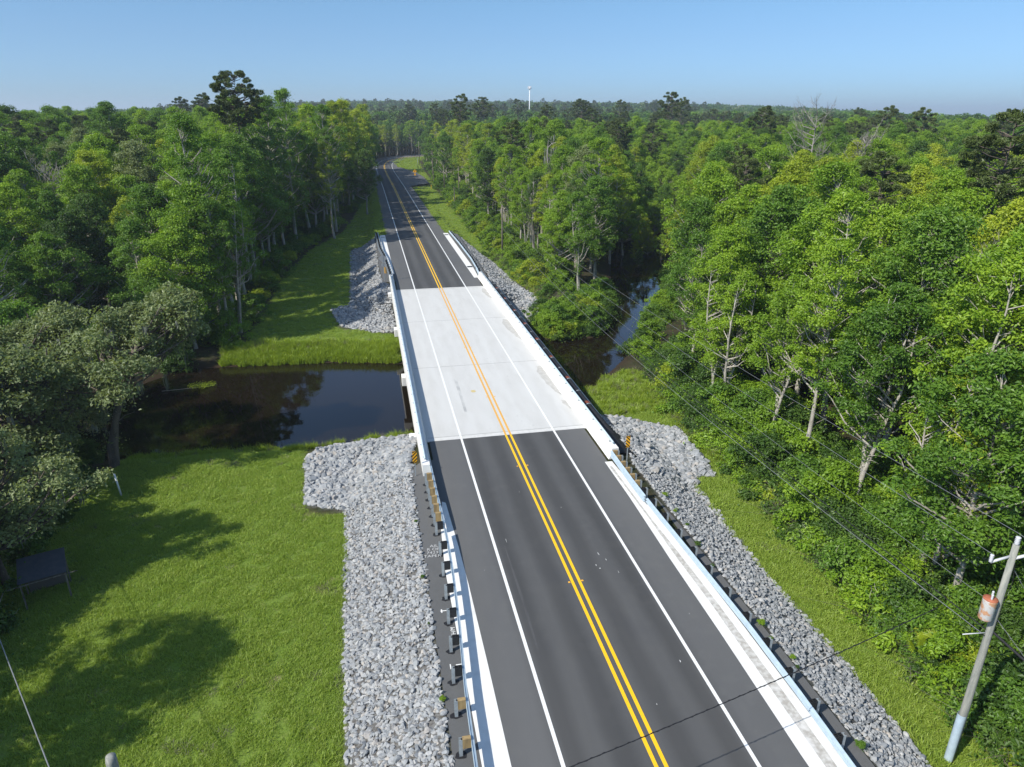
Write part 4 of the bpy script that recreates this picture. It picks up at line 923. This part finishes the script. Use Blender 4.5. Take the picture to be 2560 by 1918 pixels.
# sources for the instanced stuff (meshes only, never linked on their own)
def source_collection(name, items):
    c = bpy.data.collections.new(name)
    for i, (nm, parts) in enumerate(items):
        V = []; F = []; mi = []; mats = []; o = 0
        VV, FF, mm = [], [], []
        for k, (me, m) in enumerate(parts):
            n = len(me.vertices); v = np.empty(n*3, np.float32); me.vertices.foreach_get('co', v); v = v.reshape(-1, 3)
            f = np.empty(len(me.loops), np.int32); me.loops.foreach_get('vertex_index', f)
            ls = len(me.polygons)
            if len(me.loops) == ls*4: f = f.reshape(-1, 4)
            VV.append(v); FF.append(f+o); mm += [k]*ls; o += n; mats.append(m)
        me = raw_mesh(nm, np.concatenate(VV), np.concatenate(FF), mats, mm)
        ob = bpy.data.objects.new('%s_%02d' % (name, i), me); c.objects.link(ob)
    return c
def scatter(name, pts, rots, scales, ids, coll, label, kind='stuff'):
    me = bpy.data.meshes.new(name); me.vertices.add(len(pts)); me.vertices.foreach_set('co', np.asarray(pts, np.float32).ravel())
    for n, a, ty in (('rz', rots, 'FLOAT'), ('sc', scales, 'FLOAT'), ('pick', ids, 'INT')):
        at = me.attributes.new(n, ty, 'POINT'); at.data.foreach_set('value', np.asarray(a, np.float32 if ty == 'FLOAT' else np.int32))
    o = link(name, me); tag(o, label, name.replace('_', ' '), kind=kind)
    g = bpy.data.node_groups.new(name, 'GeometryNodeTree'); g.interface.new_socket('Geometry', in_out='INPUT', socket_type='NodeSocketGeometry'); g.interface.new_socket('Geometry', in_out='OUTPUT', socket_type='NodeSocketGeometry')
    N = g.nodes; L = g.links; gi = N.new('NodeGroupInput'); go = N.new('NodeGroupOutput'); ip = N.new('GeometryNodeInstanceOnPoints'); ci = N.new('GeometryNodeCollectionInfo')
    ci.inputs[0].default_value = coll; ci.inputs['Separate Children'].default_value = True; ci.inputs['Reset Children'].default_value = True; ci.transform_space = 'ORIGINAL'
    def attr(n, ty):
        a = N.new('GeometryNodeInputNamedAttribute'); a.data_type = ty; a.inputs[0].default_value = n; return a.outputs[0]
    L.new(gi.outputs[0], ip.inputs['Points']); L.new(ci.outputs[0], ip.inputs['Instance']); ip.inputs['Pick Instance'].default_value = True
    L.new(attr('pick', 'INT'), ip.inputs['Instance Index']); cx = N.new('ShaderNodeCombineXYZ'); L.new(attr('rz', 'FLOAT'), cx.inputs[2]); L.new(cx.outputs[0], ip.inputs['Rotation'])
    L.new(attr('sc', 'FLOAT'), ip.inputs['Scale']); L.new(ip.outputs[0], go.inputs[0])
    md = o.modifiers.new('scatter', 'NODES'); md.node_group = g
    return o

# ------------------------------------------------------------------ vegetation: where it grows
def proj(P):
    f = np.array([math.sin(YAW)*math.cos(PITCH), math.cos(YAW)*math.cos(PITCH), -math.sin(PITCH)]); r = np.array([math.cos(YAW), -math.sin(YAW), 0]); u = np.cross(r, f)
    d = np.atleast_2d(P)-CAM; z = d@f; return np.stack([(1280+FPX*(d@r)/z), (959-FPX*(d@u)/z), z], 1)
# open air over the creek, the road, the banks: points that stay in plain view from the drone
OPEN = [(34.5, 101, -3.4), (31.5, 95, -3.4), (25, 84.5, -3.4), (20.5, 77, -3.4), (15, 72, -3.4), (14.4, 127, -1), (14.4, 127, 4), (13, 100, -2.2), (15, 93, -2.3),
        (12, 120, -2), (9, 145, 0), (18, 214, 2), (16, 236, 2), (16.6, 282, 3), (12, 200, -.5), (12, 240, -.4), (13, 300, -.4), (17, 350, -.3), (12, 415, 0), (22, 436, 0), (25, 448, 0), (12, 430, 0), (5, 395, 0), (3, 330, 0), (0, 250, 0), (18, 214, 8), (18, 214, 5), (16, 236, 7), (16, 236, 3), (16.6, 282, 9), (16.6, 282, 6), (17.9, 366, 10), (17.9, 366, 5), (14.5, 126.5, 7.5), (14.5, 126.5, 1.5), (13.6, 189.5, 4.5), (19.4, 444, 10), (14.9, 262, 5),
        (-8, 100, -.5), (-12.5, 100, -2.2), (-14.5, 92, -2.3), (-13, 140, -1.8), (-18, 88, -2.4), (-20, 100, -2.4), (-20, 120, -2.4), (-16, 140, -2), (-12, 160, -1), (-17, 72, -3.5), (-24, 74, -3.5), (-28, 74, -3.5), (-16, 60, -3.5), (-24, 58, -3.5), (-28, 62, -3.5),
        (-27, 47, -2.4), (-27, 35, -2.4), (-22, 25, -2.4), (-26, 29, -2.4), (16, 52, -2.4), (14, 44, -2.3), (16, 36, -2.4), (14.5, 28, -2.4), (14, 20, -2.4), (12, 62, -3.), (17, 62, -2.5), (13, 17.4, 8), (19, 105, -2.0)]
OPEN = np.array(OPEN, float)
def blocks(x, y, R, zb, H, z0):
    """does a crown (cylinder) cut the line from the drone to an open point?"""
    d = OPEN-CAM; a = (d[:, 0]*(x-CAM[0])+d[:, 1]*(y-CAM[1]))/(d[:, 0]**2+d[:, 1]**2)
    t = np.clip(a, 0, .995); px = CAM[0]+d[:, 0]*t-x; py = CAM[1]+d[:, 1]*t-y; dist = np.hypot(px, py)
    horiz = np.hypot(d[:, 0], d[:, 1]); half = np.sqrt(np.maximum(0, (R*.92)**2-dist**2))/horiz
    zlo = CAM[2]+d[:, 2]*np.clip(a+half, 0, 1); zhi = CAM[2]+d[:, 2]*np.clip(a-half, 0, 1)
    return bool(np.any((dist < R*.92) & (a > 0) & (a-half < .995) & (zlo < z0+H) & (zhi > z0+zb)))
def rdist(x, y): return float(seg_dist(np.array([[x, y]], float), ROADC)[0])
def wdist(x, y):
    p = np.array([[x, y]], float); d = float(seg_dist(p, WATER, True)[0]); return -d if inside(p, WATER)[0] else d
YR = [-20, 18, 30, 42, 52, 62, 72, 84, 92, 100, 115, 130, 150, 200, 240, 300, 350, 400]
XR = [16.5, 17.5, 18.6, 18.7, 18.9, 21, 26, 22, 18.5, 17.5, 18.5, 19, 19, 20, 20.5, 22, 24, 28]
YL = [80, 90, 100, 120, 140, 158, 175, 190, 220, 260, 330, 400, 440]
XL = [-28, -27, -26.5, -26.5, -25, -18.5, -16, -13, -9.5, -7.2, -6.6, -6.2, -6]
def ordw(n):
    return {1: 'first', 2: 'second', 3: 'third', 4: 'fourth', 5: 'fifth', 6: 'sixth', 7: 'seventh', 8: 'eighth', 9: 'ninth', 10: 'tenth'}.get(n, '%d%s' % (n, 'th' if 10 < n % 100 < 14 else {1: 'st', 2: 'nd', 3: 'rd'}.get(n % 10, 'th')))
q = np.random.default_rng(11)
cand = []     # x, y, side, row
for side in (1, -1):
    yy0, yy1 = (12, 330) if side > 0 else (81, 330)
    for row in range(0, 60):
        for y in np.arange(yy0, yy1, 6.3 if row else 5.6):
            edge = np.interp(y, YR, XR) if side > 0 else np.interp(y, YL, XL)
            x = edge+side*(1.6+row*6.2+(q.random()*2.6 if row else q.random()*.8)); y2 = y+q.uniform(-1.8, 1.8)+(row % 2)*3
            cand.append((x, y2, side, row))
# left of the creek near the camera, beyond the hand-placed oaks
for x in np.arange(-150, -40, 6.5):
    for y in np.arange(10, 84, 6.5): cand.append((x+q.uniform(-2, 2), y+q.uniform(-2, 2), 0, int((-40-x)//6.5)))
indiv, mass = [], []
for x, y, side, row in cand:
    if (wdist(x, y) < 1.8 and not (y > 122 and x > 25)) or rdist(x, y) < (10 if side >= 0 else 7.0): continue
    inchan = 95 < y < 225 and x > 25 and abs((x-36)-(y-103)*.45) < 8.5
    if inchan and y < 122: continue
    if side == 0 and y > 56 and wdist(x, y) < 2: continue
    if row == 0: kn = 'slim%d' % q.integers(4) if q.random() < .62 else 'broad%d' % q.choice([1, 4, 6])
    elif row <= 2 and q.random() < .25: kn = 'slim%d' % q.integers(4)
    else: kn = 'broad%d' % q.integers(7)
    if row > 2 and q.random() < (.05 if side > 0 else .07): kn = 'pine%d' % q.integers(1, 3)
    if q.random() < .02: kn = 'bare0'
    kd = K[kn]; s = q.uniform(.86, 1.08); z0 = gz(x, y)
    if side < 0: s *= 1.15 if y > 112 else 1.02
    if side < 0 and row == 0 and y < 200: s *= 1.05
    if side < 0 and y < 100 and row > 1: s *= .9
    if side == 0: s *= .78
    if side > 0 and row == 0: s *= .86
    if inchan: s = min(s, .19*math.hypot(x-35, y-100)/kd.H)
    if kd.name == 'pine_tree': s *= .84 if side > 0 else .76
    if blocks(x, y, kd.R*s, kd.zb*s, kd.H*s, z0):
        # a smaller tree may still fit
        s *= .62
        if kd.name != 'broadleaf_tree' or blocks(x, y, kd.R*s, kd.zb*s, kd.H*s, z0): continue
    top = proj(np.array([x, y, z0+kd.H*s])); mid = proj(np.array([x, y, z0+kd.H*s*.7]))[0]
    d = math.hypot(x-CAM[0], y-CAM[1]); m_ = kd.R*s*FPX/mid[2]
    vis = mid[2] > 1 and -m_*.6 < mid[0] < 2560+m_*.6 and top[0][1] < 1918
    (indiv if vis and d < 200 else mass).append([d, x, y, side, row, kn, s, q.uniform(0, 6.28)])
indiv.sort(key=lambda a: a[0])
mass += indiv[285:]; indiv = indiv[:285]
# colours: patches of like trees
names = ['bright green', 'yellow-green', 'mid green', 'dark green', 'olive green']
def pick_leaf(x, y, side):
    v = float(vnoise(np.array([x]), np.array([y]), 16, 5)[0])*.65+q.random()*.35
    if side > 0: t = [(.36, 'mid green'), (.60, 'bright green'), (.80, 'yellow-green'), (.9, 'dark green'), (2, 'olive green')]
    else: t = [(.30, 'dark green'), (.55, 'mid green'), (.74, 'bright green'), (.82, 'yellow-green'), (2, 'olive green')]
    return next(n for lim, n in t if v < lim)
cnt = {}
indiv.sort(key=lambda a: (a[3], a[4], a[2]))
for d, x, y, side, row, kn, s, rz in indiv:
    nm = K[kn].name; key = (nm, side, row) if nm == 'broadleaf_tree' else (nm, side); cnt[key] = cnt.get(key, 0)+1; n = cnt[key]
    lf = pick_leaf(x, y, side)
    where = {1: 'right of the road', -1: 'left beyond the creek', 0: 'left before the creek'}[side]
    if nm == 'broadleaf_tree':
        look = ('tall slim ' if kn.startswith('slim') else '')+lf
        lab = '%s tree, %s from camera in %s row %s' % (look, ordw(n), 'front' if row == 0 else ordw(row+1), where)
    elif nm == 'pine_tree': lab = 'dark pine with tufted top, %s pine in the forest %s' % (ordw(n), where)
    else: lab = 'grey leafless tree, %s bare one in the forest %s' % (ordw(n), where)
    place(kn, x, y, rz, s, LEAF[lf] if nm == 'broadleaf_tree' else None, lab, {1: 'forest trees right of the road', -1: 'forest trees left beyond the creek', 0: 'forest trees left before the creek'}[side], tilt=q.uniform(-.05, .05))

# hand-placed trees the photograph shows one by one
HAND = [('pine0', -30, 131, .97, None, 'tallest pine, its dark tufted crown rising alone above the left forest'),
        ('bare1', 74.6, 124.3, 1.42, None, 'tall leafless grey tree with fine twigs standing above the right canopy'),
        ('bare0', 76, 112, 1.38, None, 'broken bare tree with forked limbs beside the tall leafless one'),
        ('bare2', 25.8, 135.5, 1.6, None, 'dead snag draped with grey moss beyond the creek bend'),
        ('bare2', 19.6, 121.7, 1.2, None, 'dead mossy snag just left of the other snag beyond the creek'),
        ('bare2', 26.4, 118, 1.25, None, 'shorter mossy snag on the right of the group beyond the creek'),
        ('pine1', 44.5, 52.4, 1.0, None, 'dark pine at the right edge of the picture above the canopy'),
        ('oak0', -30.3, 53.2, 1.05, 'olive green', 'mossy oak leaning over the dark creek at the lawn corner'),
        ('oak1', -35.5, 49.5, 1.12, 'olive green', 'broad oak behind the leaning creekside oak'),
        ('oak2', -31.6, 38.6, .8, 'olive green', 'drooping oak above the small shed on the left lawn'),
        ('oak1', -35.6, 33.2, 1.0, 'dark green', 'dark green oak beside the shed at the left picture edge'),
        ('oak1', -37.5, 39, 1.1, 'grey-green', 'grey-green oak between the shed and the picture edge'),
        ('oak0', -40, 57, 1.05, 'olive green', 'oak overhanging the creek farther left than the leaning one'),
        ('oak2', -36, 61, .8, 'grey-green', 'small grey-green oak at the far left creek bank'),
        ('oak1', -44, 47, 1.15, 'grey-green', 'high oak crown at the left edge above the creek'),
        ('oak2', -41, 66.5, 1.0, 'mid green', 'round green tree on the far creek bank at left'),
        ('oak1', -33.3, 82.5, .95, 'mid green', 'low spreading green tree at the far creek bank'),
        ('broad3', -35.5, 23, .95, 'dark green', 'dark tree outside the lawn whose shadow crosses the grass'),
        ('broad1', -33.5, 14, .7, 'dark green', 'dark tree at the bottom left corner of the lawn'),
        ('slim3', -26.2, 88.5, .95, 'mid green', 'slender pale-trunked tree forked at the edge of the far lawn'),
        ('slim0', -27.0, 85.5, .8, 'mid green', 'thin white-barked tree leaning by the far creek bank'),
        ('slim2', -16.6, 160.5, 1.12, 'mid green', 'tall bare-trunked tree standing forward at the far lawn edge'),
        ('slim3', 20.8, 27.2, .86, 'yellow-green', 'leafy tree with several pale stems behind the near pole'),
        ('slim1', 26.4, 31.8, 1.0, 'bright green', 'tree with thick leaning pale trunk deep behind the near pole'),
        ('slim3', 22.3, 36.4, .92, 'bright green', 'forked tree with thick pale trunk right of the near riprap'),
        ('slim1', 20.3, 53.4, .78, 'bright green', 'slim pale trunk at the forest edge above the right riprap block'),
        ('slim0', 21.0, 59.5, .74, 'mid green', 'slim pale trunk beside the creek mouth on the right bank')]
for kn, x, y, s, lf, lab in HAND:
    place(kn, x, y, q.uniform(0, 6.28) if kn != 'oak0' else 0, s, LEAF[lf] if lf else None, lab, None)

# shrubs one can tell apart, along the edges
sh = []
for y in np.arange(13, 62, 3.1): sh.append((float(np.interp(y, [10, 30, 45, 62], [15.8, 16.8, 17.8, 19.0]))+q.uniform(-.5, 1.0), y+q.uniform(-.8, .8), 'R'))
for y in np.arange(86, 210, 4.2): sh.append((float(np.interp(y, [84, 92, 104, 130, 210], [18.2, 16.9, 15.2, 14.6, 14.4]))+q.uniform(-.2, .9), y+q.uniform(-1, 1), 'F'))
for y in np.arange(84, 158, 5.5): sh.append((float(np.interp(y, YL, XL))+q.uniform(.2, 1.4), y, 'L'))
for x, y in ((13.5, 81.5), (15.8, 80.6), (12, 83.2), (18.5, 81.8), (21, 84), (23, 80.5-1.2)): sh.append((x, y, 'C'))
for x, y in ((-31.2, 33.5), (-31.8, 31), (-33, 35.2), (-31, 28.7), (-34, 25)): sh.append((x, y, 'S'))
sh.sort(key=lambda a: (a[2], a[1])); cn = {}
for x, y, wh in sh:
    if wdist(x, y) < .3: continue
    kn = 'shrub%d' % (q.choice([0, 2, 4, 5]) if wh in 'R' else q.choice([1, 0, 4]) if wh == 'F' else q.choice([0, 4]) if wh == 'C' else q.choice([0, 1, 2])); s = q.uniform(.85, 1.2)
    if wh != 'C' and blocks(x, y, K[kn].R*s*.8, 0, K[kn].H*s*.8, gz(x, y)): kn = 'shrub5'
    cn[wh] = cn.get(wh, 0)+1; lf = q.choice(['bright green', 'yellow-green', 'mid green'] if wh != 'S' else ['dark green', 'olive green'])
    lab = '%s bush, %s from the camera %s' % (lf, ordw(cn[wh]), {'R': 'along the near right riprap grass', 'F': 'along the verge right beyond the bridge', 'L': 'along the far left lawn edge', 'C': 'on the creek bank behind the pipe', 'S': 'beside the shed at the left edge'}[wh])
    place(kn, x, y, q.uniform(0, 6.28), s, LEAF[str(lf)], lab, 'bushes along the forest edge')
pme = raw_mesh('palmetto_fronds', pv, pf, LEAF['yellow-green'])
for x, y, s, lab in ((15.6, 21.6, 1.1, 'palmetto with fan leaves among bushes near the riprap'), (16.6, 22.6, .9, 'smaller palmetto just behind the first one'), (14.6, 80.9, 1.0, 'yellowish palmetto on the creek bank past the bridge')):
    e = empty('palmetto', (x, y, gz(x, y)+.9), q.uniform(0, 6), label=lab, cat='palm'); e.scale = (s, s, s)
    link('fronds', pme, e); b = MB(); b.tube([(0, 0, -1.2), (0, 0, .05)], [.09, .07], 7); b.build('trunk', M_bark_d, e)
me_f = K['shrub2'].parts[1][1]
e = tag(link('mud_islet_plant', raw_mesh('islet', *clump_leaves(np.array([[0, 0, .1], [.9, .2, .05], [-.8, .1, .05], [.3, -.3, .1]]), np.array([.6, .5, .5, .5]), 120, q, .08), LEAF['yellow-green']), loc=(-27.8, 72.4, -3.45)), 'small leafy clump growing out of the dark creek at left', 'plant')
wire('fallen_branch', (-31.5, 71.7, -3.35), (-26.5, 72.6, -3.42), .03, .03, M_dead, 'fallen branch lying in the creek by the leafy clump', 'branch')
e = tag(link('creek_snag', K['bare2'].parts[0][1]), 'mossy stump standing in the blue creek water at right', 'stump'); e.location = (32.5, 100.5, -4.2); e.scale = (.22,)*3
e2 = link('hanging_moss', raw_mesh('stump_moss', *moss_mesh(np.array([[0, 0, 9.], [1.5, 0, 8], [-1.5, .5, 7], [0, 1, 6], [2, 1, 6]]), 3, 70, (3, 6)), M_moss), e)

# ------------------------------------------------------------------ masses: forest, undergrowth, grass
def low_crown(seed, R, H, n, L, leafm, cl=26):
    q_ = np.random.default_rng(seed); C = crown_points(q_, H, R, H*.35, cl, 'dome'); rc = q_.uniform(R*.22, R*.38, cl)
    v, f = clump_leaves(C, rc, n//cl, q_, L); return raw_mesh('far_crown', v, f, leafm)
src = []
for kn in ['broad%d' % i for i in range(7)]:
    for lf in ('bright green', 'mid green', 'dark green'):
        src.append((kn, [(K[kn].parts[0][1], M_bark), (K[kn].parts[1][1], LEAF[lf])]))
for kn in ('slim0', 'slim1', 'slim2'): src.append((kn, [(K[kn].parts[0][1], M_bark), (K[kn].parts[1][1], LEAF['yellow-green'])]))
for kn in ('pine1', 'pine2'): src.append((kn, [(K[kn].parts[0][1], M_bark_d), (K[kn].parts[1][1], M_needle)]))
for kn in ('bare0', 'bare1'): src.append((kn, [(K[kn].parts[0][1], M_dead)]))
far0 = len(src)
for i, lf in enumerate(('bright green', 'mid green', 'dark green', 'mid green', 'olive green', 'dark green')):
    src.append(('far%d' % i, [(low_crown(500+i, 5.5, 20, 1700, .48, LEAF[lf]), LEAF[lf])]))
big0 = len(src)
for i, lf in enumerate(('mid green', 'dark green', 'dark green', 'olive green')):
    src.append(('farbig%d' % i, [(low_crown(520+i, 13, 20, 1500, 1.5, LEAF[lf], 34), LEAF[lf])]))
fc = source_collection('forest_source', src)
bi = {n: [i for i, (m, _) in enumerate(src) if m == n] for n in {m for m, _ in src}}
P_, Rr, Ss, Ii = [], [], [], []
for d, x, y, side, row, kn, s, rz in mass:
    top = proj(np.array([x, y, 8.]))[0]
    if top[2] < -5 or not (-500 < top[0] < 3060) and d > 45: continue
    if kn == 'slim3': kn = 'slim0'
    c = bi.get(kn) or bi['broad0']
    if len(c) == 3: lf = pick_leaf(x, y, side); i = c[0 if lf in ('bright green', 'yellow-green') else 2 if lf == 'dark green' else 1]
    else: i = c[0]
    P_.append((x, y, gz(x, y))); Rr.append(rz); Ss.append(s); Ii.append(i)
def far_band(d0, d1, sp, ids, sc, jit=.45, azr=(-40, 62)):
    xs_ = np.arange(-d1, d1, sp); ys_ = np.arange(-20, d1, sp); X, Y = np.meshgrid(xs_, ys_); X = X.ravel()+q.uniform(-1, 1, X.size)*sp*jit; Y = Y.ravel()+q.uniform(-1, 1, Y.size)*sp*jit
    D = np.hypot(X-CAM[0], Y-CAM[1]); az = np.degrees(np.arctan2(X-CAM[0], Y-CAM[1])); k = (D > d0) & (D < d1) & (az > azr[0]) & (az < azr[1]); X, Y, D = X[k], Y[k], D[k]
    k = np.ones(len(X), bool); nr = (Y < 540) & (np.abs(X) < 160); k[nr] = seg_dist(np.stack([X[nr], Y[nr]], 1), ROADC) > 9.5+(X[nr] > 0)*(Y[nr] < 440)*9
    X, Y = X[k], Y[k]; Z = ground(X, Y)
    for x, y, z in zip(X, Y, Z):
        if blocks(x, y, 5, 6, 20, z): continue
        low = None
        if 95 < y < 230 and abs((x-36)-(y-103)*.45) < 9.0: low = .2*math.hypot(x-35, y-100)/20
        P_.append((x, y, z)); Rr.append(q.uniform(0, 6.28)); Ss.append(q.uniform(*sc) if low is None else min(low, sc[1])); v = float(vnoise(np.array([x]), np.array([y]), 45, 9)[0])*.5+q.random()*.5; Ii.append(ids[min(len(ids)-1, int(v*len(ids)))])
# rows already cover y < 330 near the road; fill the rest
SCF = 1
near_done = {(round(c[0]/6), round(c[1]/6)) for c in cand}
n0 = len(P_)
far_band(150, 520, 6.8, [bi['broad0'][0], bi['broad3'][1], bi['broad2'][0], bi['broad1'][1], bi['slim0'][0], bi['broad5'][1], bi['broad6'][2], bi['broad0'][1], bi['pine1'][0], bi['broad3'][2], bi['broad4'][1]], (.78, 1.0))
keep = list(range(n0))+[i for i in range(n0, len(P_)) if not any((round(P_[i][0]/6)+a, round(P_[i][1]/6)+b_) in near_done for a in (0,) for b_ in (0,))]
P_, Rr, Ss, Ii = ([A[i] for i in keep] for A in (P_, Rr, Ss, Ii))
far_band(500, 1100, 9.5, list(range(far0, big0)), (.8, 1.25))
far_band(300, 1400, 42, [bi['pine1'][0], bi['pine2'][0]], (.95, 1.3), azr=(-14, 27))
far_band(1080, 3600, 22, list(range(big0, len(src))), (.8, 1.25))
scatter('forest', P_, Rr, Ss, Ii, fc, 'dense green forest stretching away to the horizon')
print('trees', len(indiv), 'mass', len(P_))

# undergrowth beneath and before the trees
us = []
for i in range(5):
    for lf in ('bright green', 'mid green', 'dark green'):
        us.append(('under', [(K['shrub%d' % [2, 5, 0, 4, 1][i]].parts[1][1], LEAF[lf])]))
uc = source_collection('undergrowth_source', us)
U = []
def strip(n, fx, y0, y1, s0, s1):
    for _ in range(n):
        y = q.uniform(y0, y1); a, b_ = fx(y); x = q.uniform(a, b_)
        if wdist(x, y) < .2 or rdist(x, y) < 9: continue
        U.append((x, y, gz(x, y)-.1, q.uniform(s0, s1)))
strip(620, lambda y: (np.interp(y, [8, 30, 45, 64], [15.3, 16.0, 17.2, 18.5]), np.interp(y, YR, XR)+9), 8, 70, .4, .85)
strip(300, lambda y: (np.interp(y, YR, XR)-1.6, np.interp(y, YR, XR)+5), 8, 70, .8, 1.35)
strip(420, lambda y: (np.interp(y, [84, 92, 104, 130, 210], [16.5, 16.2, 14.6, 13.9, 13.6]), np.interp(y, YR, XR)+5), 84, 215, .5, 1.1)
strip(220, lambda y: (np.interp(y, [215, 260, 300, 350, 400], [14, 16, 18, 20, 24]), np.interp(y, YR, XR)+4), 215, 400, .8, 1.4)
strip(520, lambda y: (np.interp(y, YL, XL)-9, np.interp(y, YL, XL)+.6), 82, 230, .4, .95)
strip(160, lambda y: (-46, -31.5), 12, 56, .4, .9)
strip(120, lambda y: (-60, -31), 78, 90, .5, 1.1)
for _ in range(260):   # both creek banks on the right
    t = q.random(); x = 20+t*26; y = np.interp(x, [20, 26, 34, 40, 46], [72, 80, 95, 108, 124])+q.uniform(-1, 14)
    if 0.1 < wdist(x, y) and not blocks(x, y, .8, 0, 1.5, gz(x, y)): U.append((x, y, gz(x, y)-.1, q.uniform(.5, 1.0)))
for _ in range(130):
    x = q.uniform(11.5, 27); y = np.interp(x, [11, 17.6, 23.5, 27], [80.5, 81.2, 92, 100])+q.uniform(0, 6); 
    if wdist(x, y) > .1: U.append((x, y, gz(x, y)-.15, q.uniform(.5, 1.0)))
U = np.array(U)
scatter('undergrowth', U[:, :3], q.uniform(0, 6.28, len(U)), U[:, 3], q.integers(0, len(us), len(U)), uc, 'tangled leafy undergrowth along the forest edges')

def tris(V, F, m, nm):
    me = bpy.data.meshes.new(nm); me.from_pydata([tuple(v) for v in V], [], F); me.materials.append(m); me.update(); return me
def blade_coll(name, specs):
    c = bpy.data.collections.new(name)
    for i, (sd_, n, rad, h, wd, lean, m) in enumerate(specs):
        V, F = tuft(sd_, n, rad, h, wd, lean); c.objects.link(bpy.data.objects.new('%s_%02d' % (name, i), tris(V, F, m, name)))
    return c
gc = blade_coll('grass_source', [(1, 150, .42, .17, .011, .5, M_blade), (2, 150, .42, .13, .011, .6, M_blade), (3, 120, .40, .22, .012, .55, M_blade), (4, 60, .3, .30, .012, .5, M_blade), (5, 70, .35, .18, .010, .7, M_dry), (6, 90, .8, .95, .012, 1.1, M_dry)])
Gp = []
def lawn(poly, dens, s0, s1, avoid=None):
    lo, hi = poly.min(0), poly.max(0); n = int((hi-lo).prod()*dens); P = q.uniform(lo, hi, (n, 2)); P = P[inside(P, poly)]; P = P[seg_dist(P, poly, True) > .05]
    z = ground(P[:, 0], P[:, 1]); nz_ = vnoise(P[:, 0], P[:, 1], 1.6, 4)
    for (x, y), zz, v in zip(P, z, nz_):
            Gp.append((x, y, zz, q.uniform(s0, s1), q.choice([0, 1, 2, 0, 1, 2, 0, 3 if v > .72 else 1, 4 if v < .25 else 0])))
lawn(LAWN_L, 7.5, .7, 1.15); lawn(STRIP_R, 6.5, .9, 1.7); lawn(LAWN_FL, 3.0, .9, 1.3); lawn(GRASS_FR[:], 1.0, .9, 1.5)
for _ in range(260):
    y = q.uniform(16, 62); x = np.interp(y, [10, 30, 45, 64], [15.6, 16.5, 17.8, 19.0])+abs(q.normal(0, 1.6)); Gp.append((x, y, gz(x, y), q.uniform(.7, 1.6), 5))
for _ in range(120):
    y = q.uniform(86, 130); x = np.interp(y, [84, 92, 104, 130], [18.0, 16.9, 15.2, 14.6])+abs(q.normal(0, 1)); Gp.append((x, y, gz(x, y), q.uniform(.8, 1.7), 5))
Gp = np.array(Gp); scatter('lawn_grass', Gp[:, :3], q.uniform(0, 6.28, len(Gp)), Gp[:, 3], Gp[:, 4].astype(int), gc, 'mown grass on the lawns and verges')
rc_ = blade_coll('reed_source', [(11, 60, .35, .75, .022, .35, M_reed), (12, 70, .4, .55, .026, .5, M_reed), (13, 50, .35, .95, .018, .3, M_reed), (14, 30, .3, .8, .008, .4, M_dry)])
Q_ = []
for _ in range(1500):
    x = q.uniform(-27, -7); y = np.interp(x, [-27, -14.5, -6.8], [79.0, 78.0, 76.0])+q.uniform(-.4, 4.6)*q.uniform(.5, 1); 
    if wdist(x, y) > -.3: Q_.append((x, y, gz(x, y), q.uniform(.6, 1.15), q.choice([0, 1, 1, 2, 0, 3 if y > 80 else 1])))
for _ in range(330):
    x = q.uniform(-16, -6.9) if q.random() < .3 else q.uniform(-30, -15); y = 55.6+q.uniform(-.9, .6); 
    if wdist(x, y) > -.2: Q_.append((x, y, gz(x, y), q.uniform(.35, .8), q.choice([0, 1, 2, 3])))
for _ in range(700):
    y = q.uniform(44, 66); x = q.uniform(*((10.8, 17.5) if y > 54.5 else (16, 18.5)));
    if wdist(x, y) > .1: Q_.append((x, y, gz(x, y), q.uniform(.35, .9), q.choice([0, 1, 0, 3])))
for _ in range(500):
    y = q.uniform(86, 106); x = q.uniform(14.2, 19)+(y < 93)*2;
    if wdist(x, y) > .1: Q_.append((x, y, gz(x, y), q.uniform(.5, 1.1), q.choice([0, 1, 3, 3])))
Q_ = np.array(Q_); scatter('marsh_plants', Q_[:, :3], q.uniform(0, 6.28, len(Q_)), Q_[:, 3], Q_[:, 4].astype(int), rc_, 'bright green marsh plants along the creek banks')
# weeds at the edge of the rocks
W_ = []
for y in np.arange(12, 43, .8):
    if q.random() < .32: W_.append((np.interp(y, [12, 30, 42], [7.85, 7.6, 8.3])+q.uniform(0, .5), y+q.uniform(-.4, .4), .0, q.uniform(.06, .15), q.integers(0, 3)))
for y in (27.3, 31, 22.5, 18.2, 36.5): W_.append((-7.9+q.uniform(-.2, .1), y, 0, q.uniform(.05, .1), q.integers(0, 3)))
W_ = np.array(W_); W_[:, 2] = ground(W_[:, 0], W_[:, 1])+.12
scatter('weeds', W_[:, :3], q.uniform(0, 6.28, len(W_)), W_[:, 3], W_[:, 4].astype(int), source_collection('weed_source', us[:3]), 'small weeds sprouting at the edges of the riprap')

# ------------------------------------------------------------------ air
hz = bpy.data.materials.new('haze'); hz.use_nodes = True; t_ = hz.node_tree; t_.nodes.remove(t_.nodes['Principled BSDF'])
pv_ = t_.nodes.new('ShaderNodeVolumePrincipled'); pv_.inputs['Density'].default_value = .00022; pv_.inputs['Color'].default_value = (.80, .90, 1.0, 1); pv_.inputs['Anisotropy'].default_value = .2
t_.links.new(pv_.outputs[0], t_.nodes['Material Output'].inputs['Volume'])
b = MB(); b.box(-7200, 7200, -600, 9400, -220, 110); tag(b.build('haze', hz), 'thin pale haze over the whole forest', 'haze', kind='stuff')
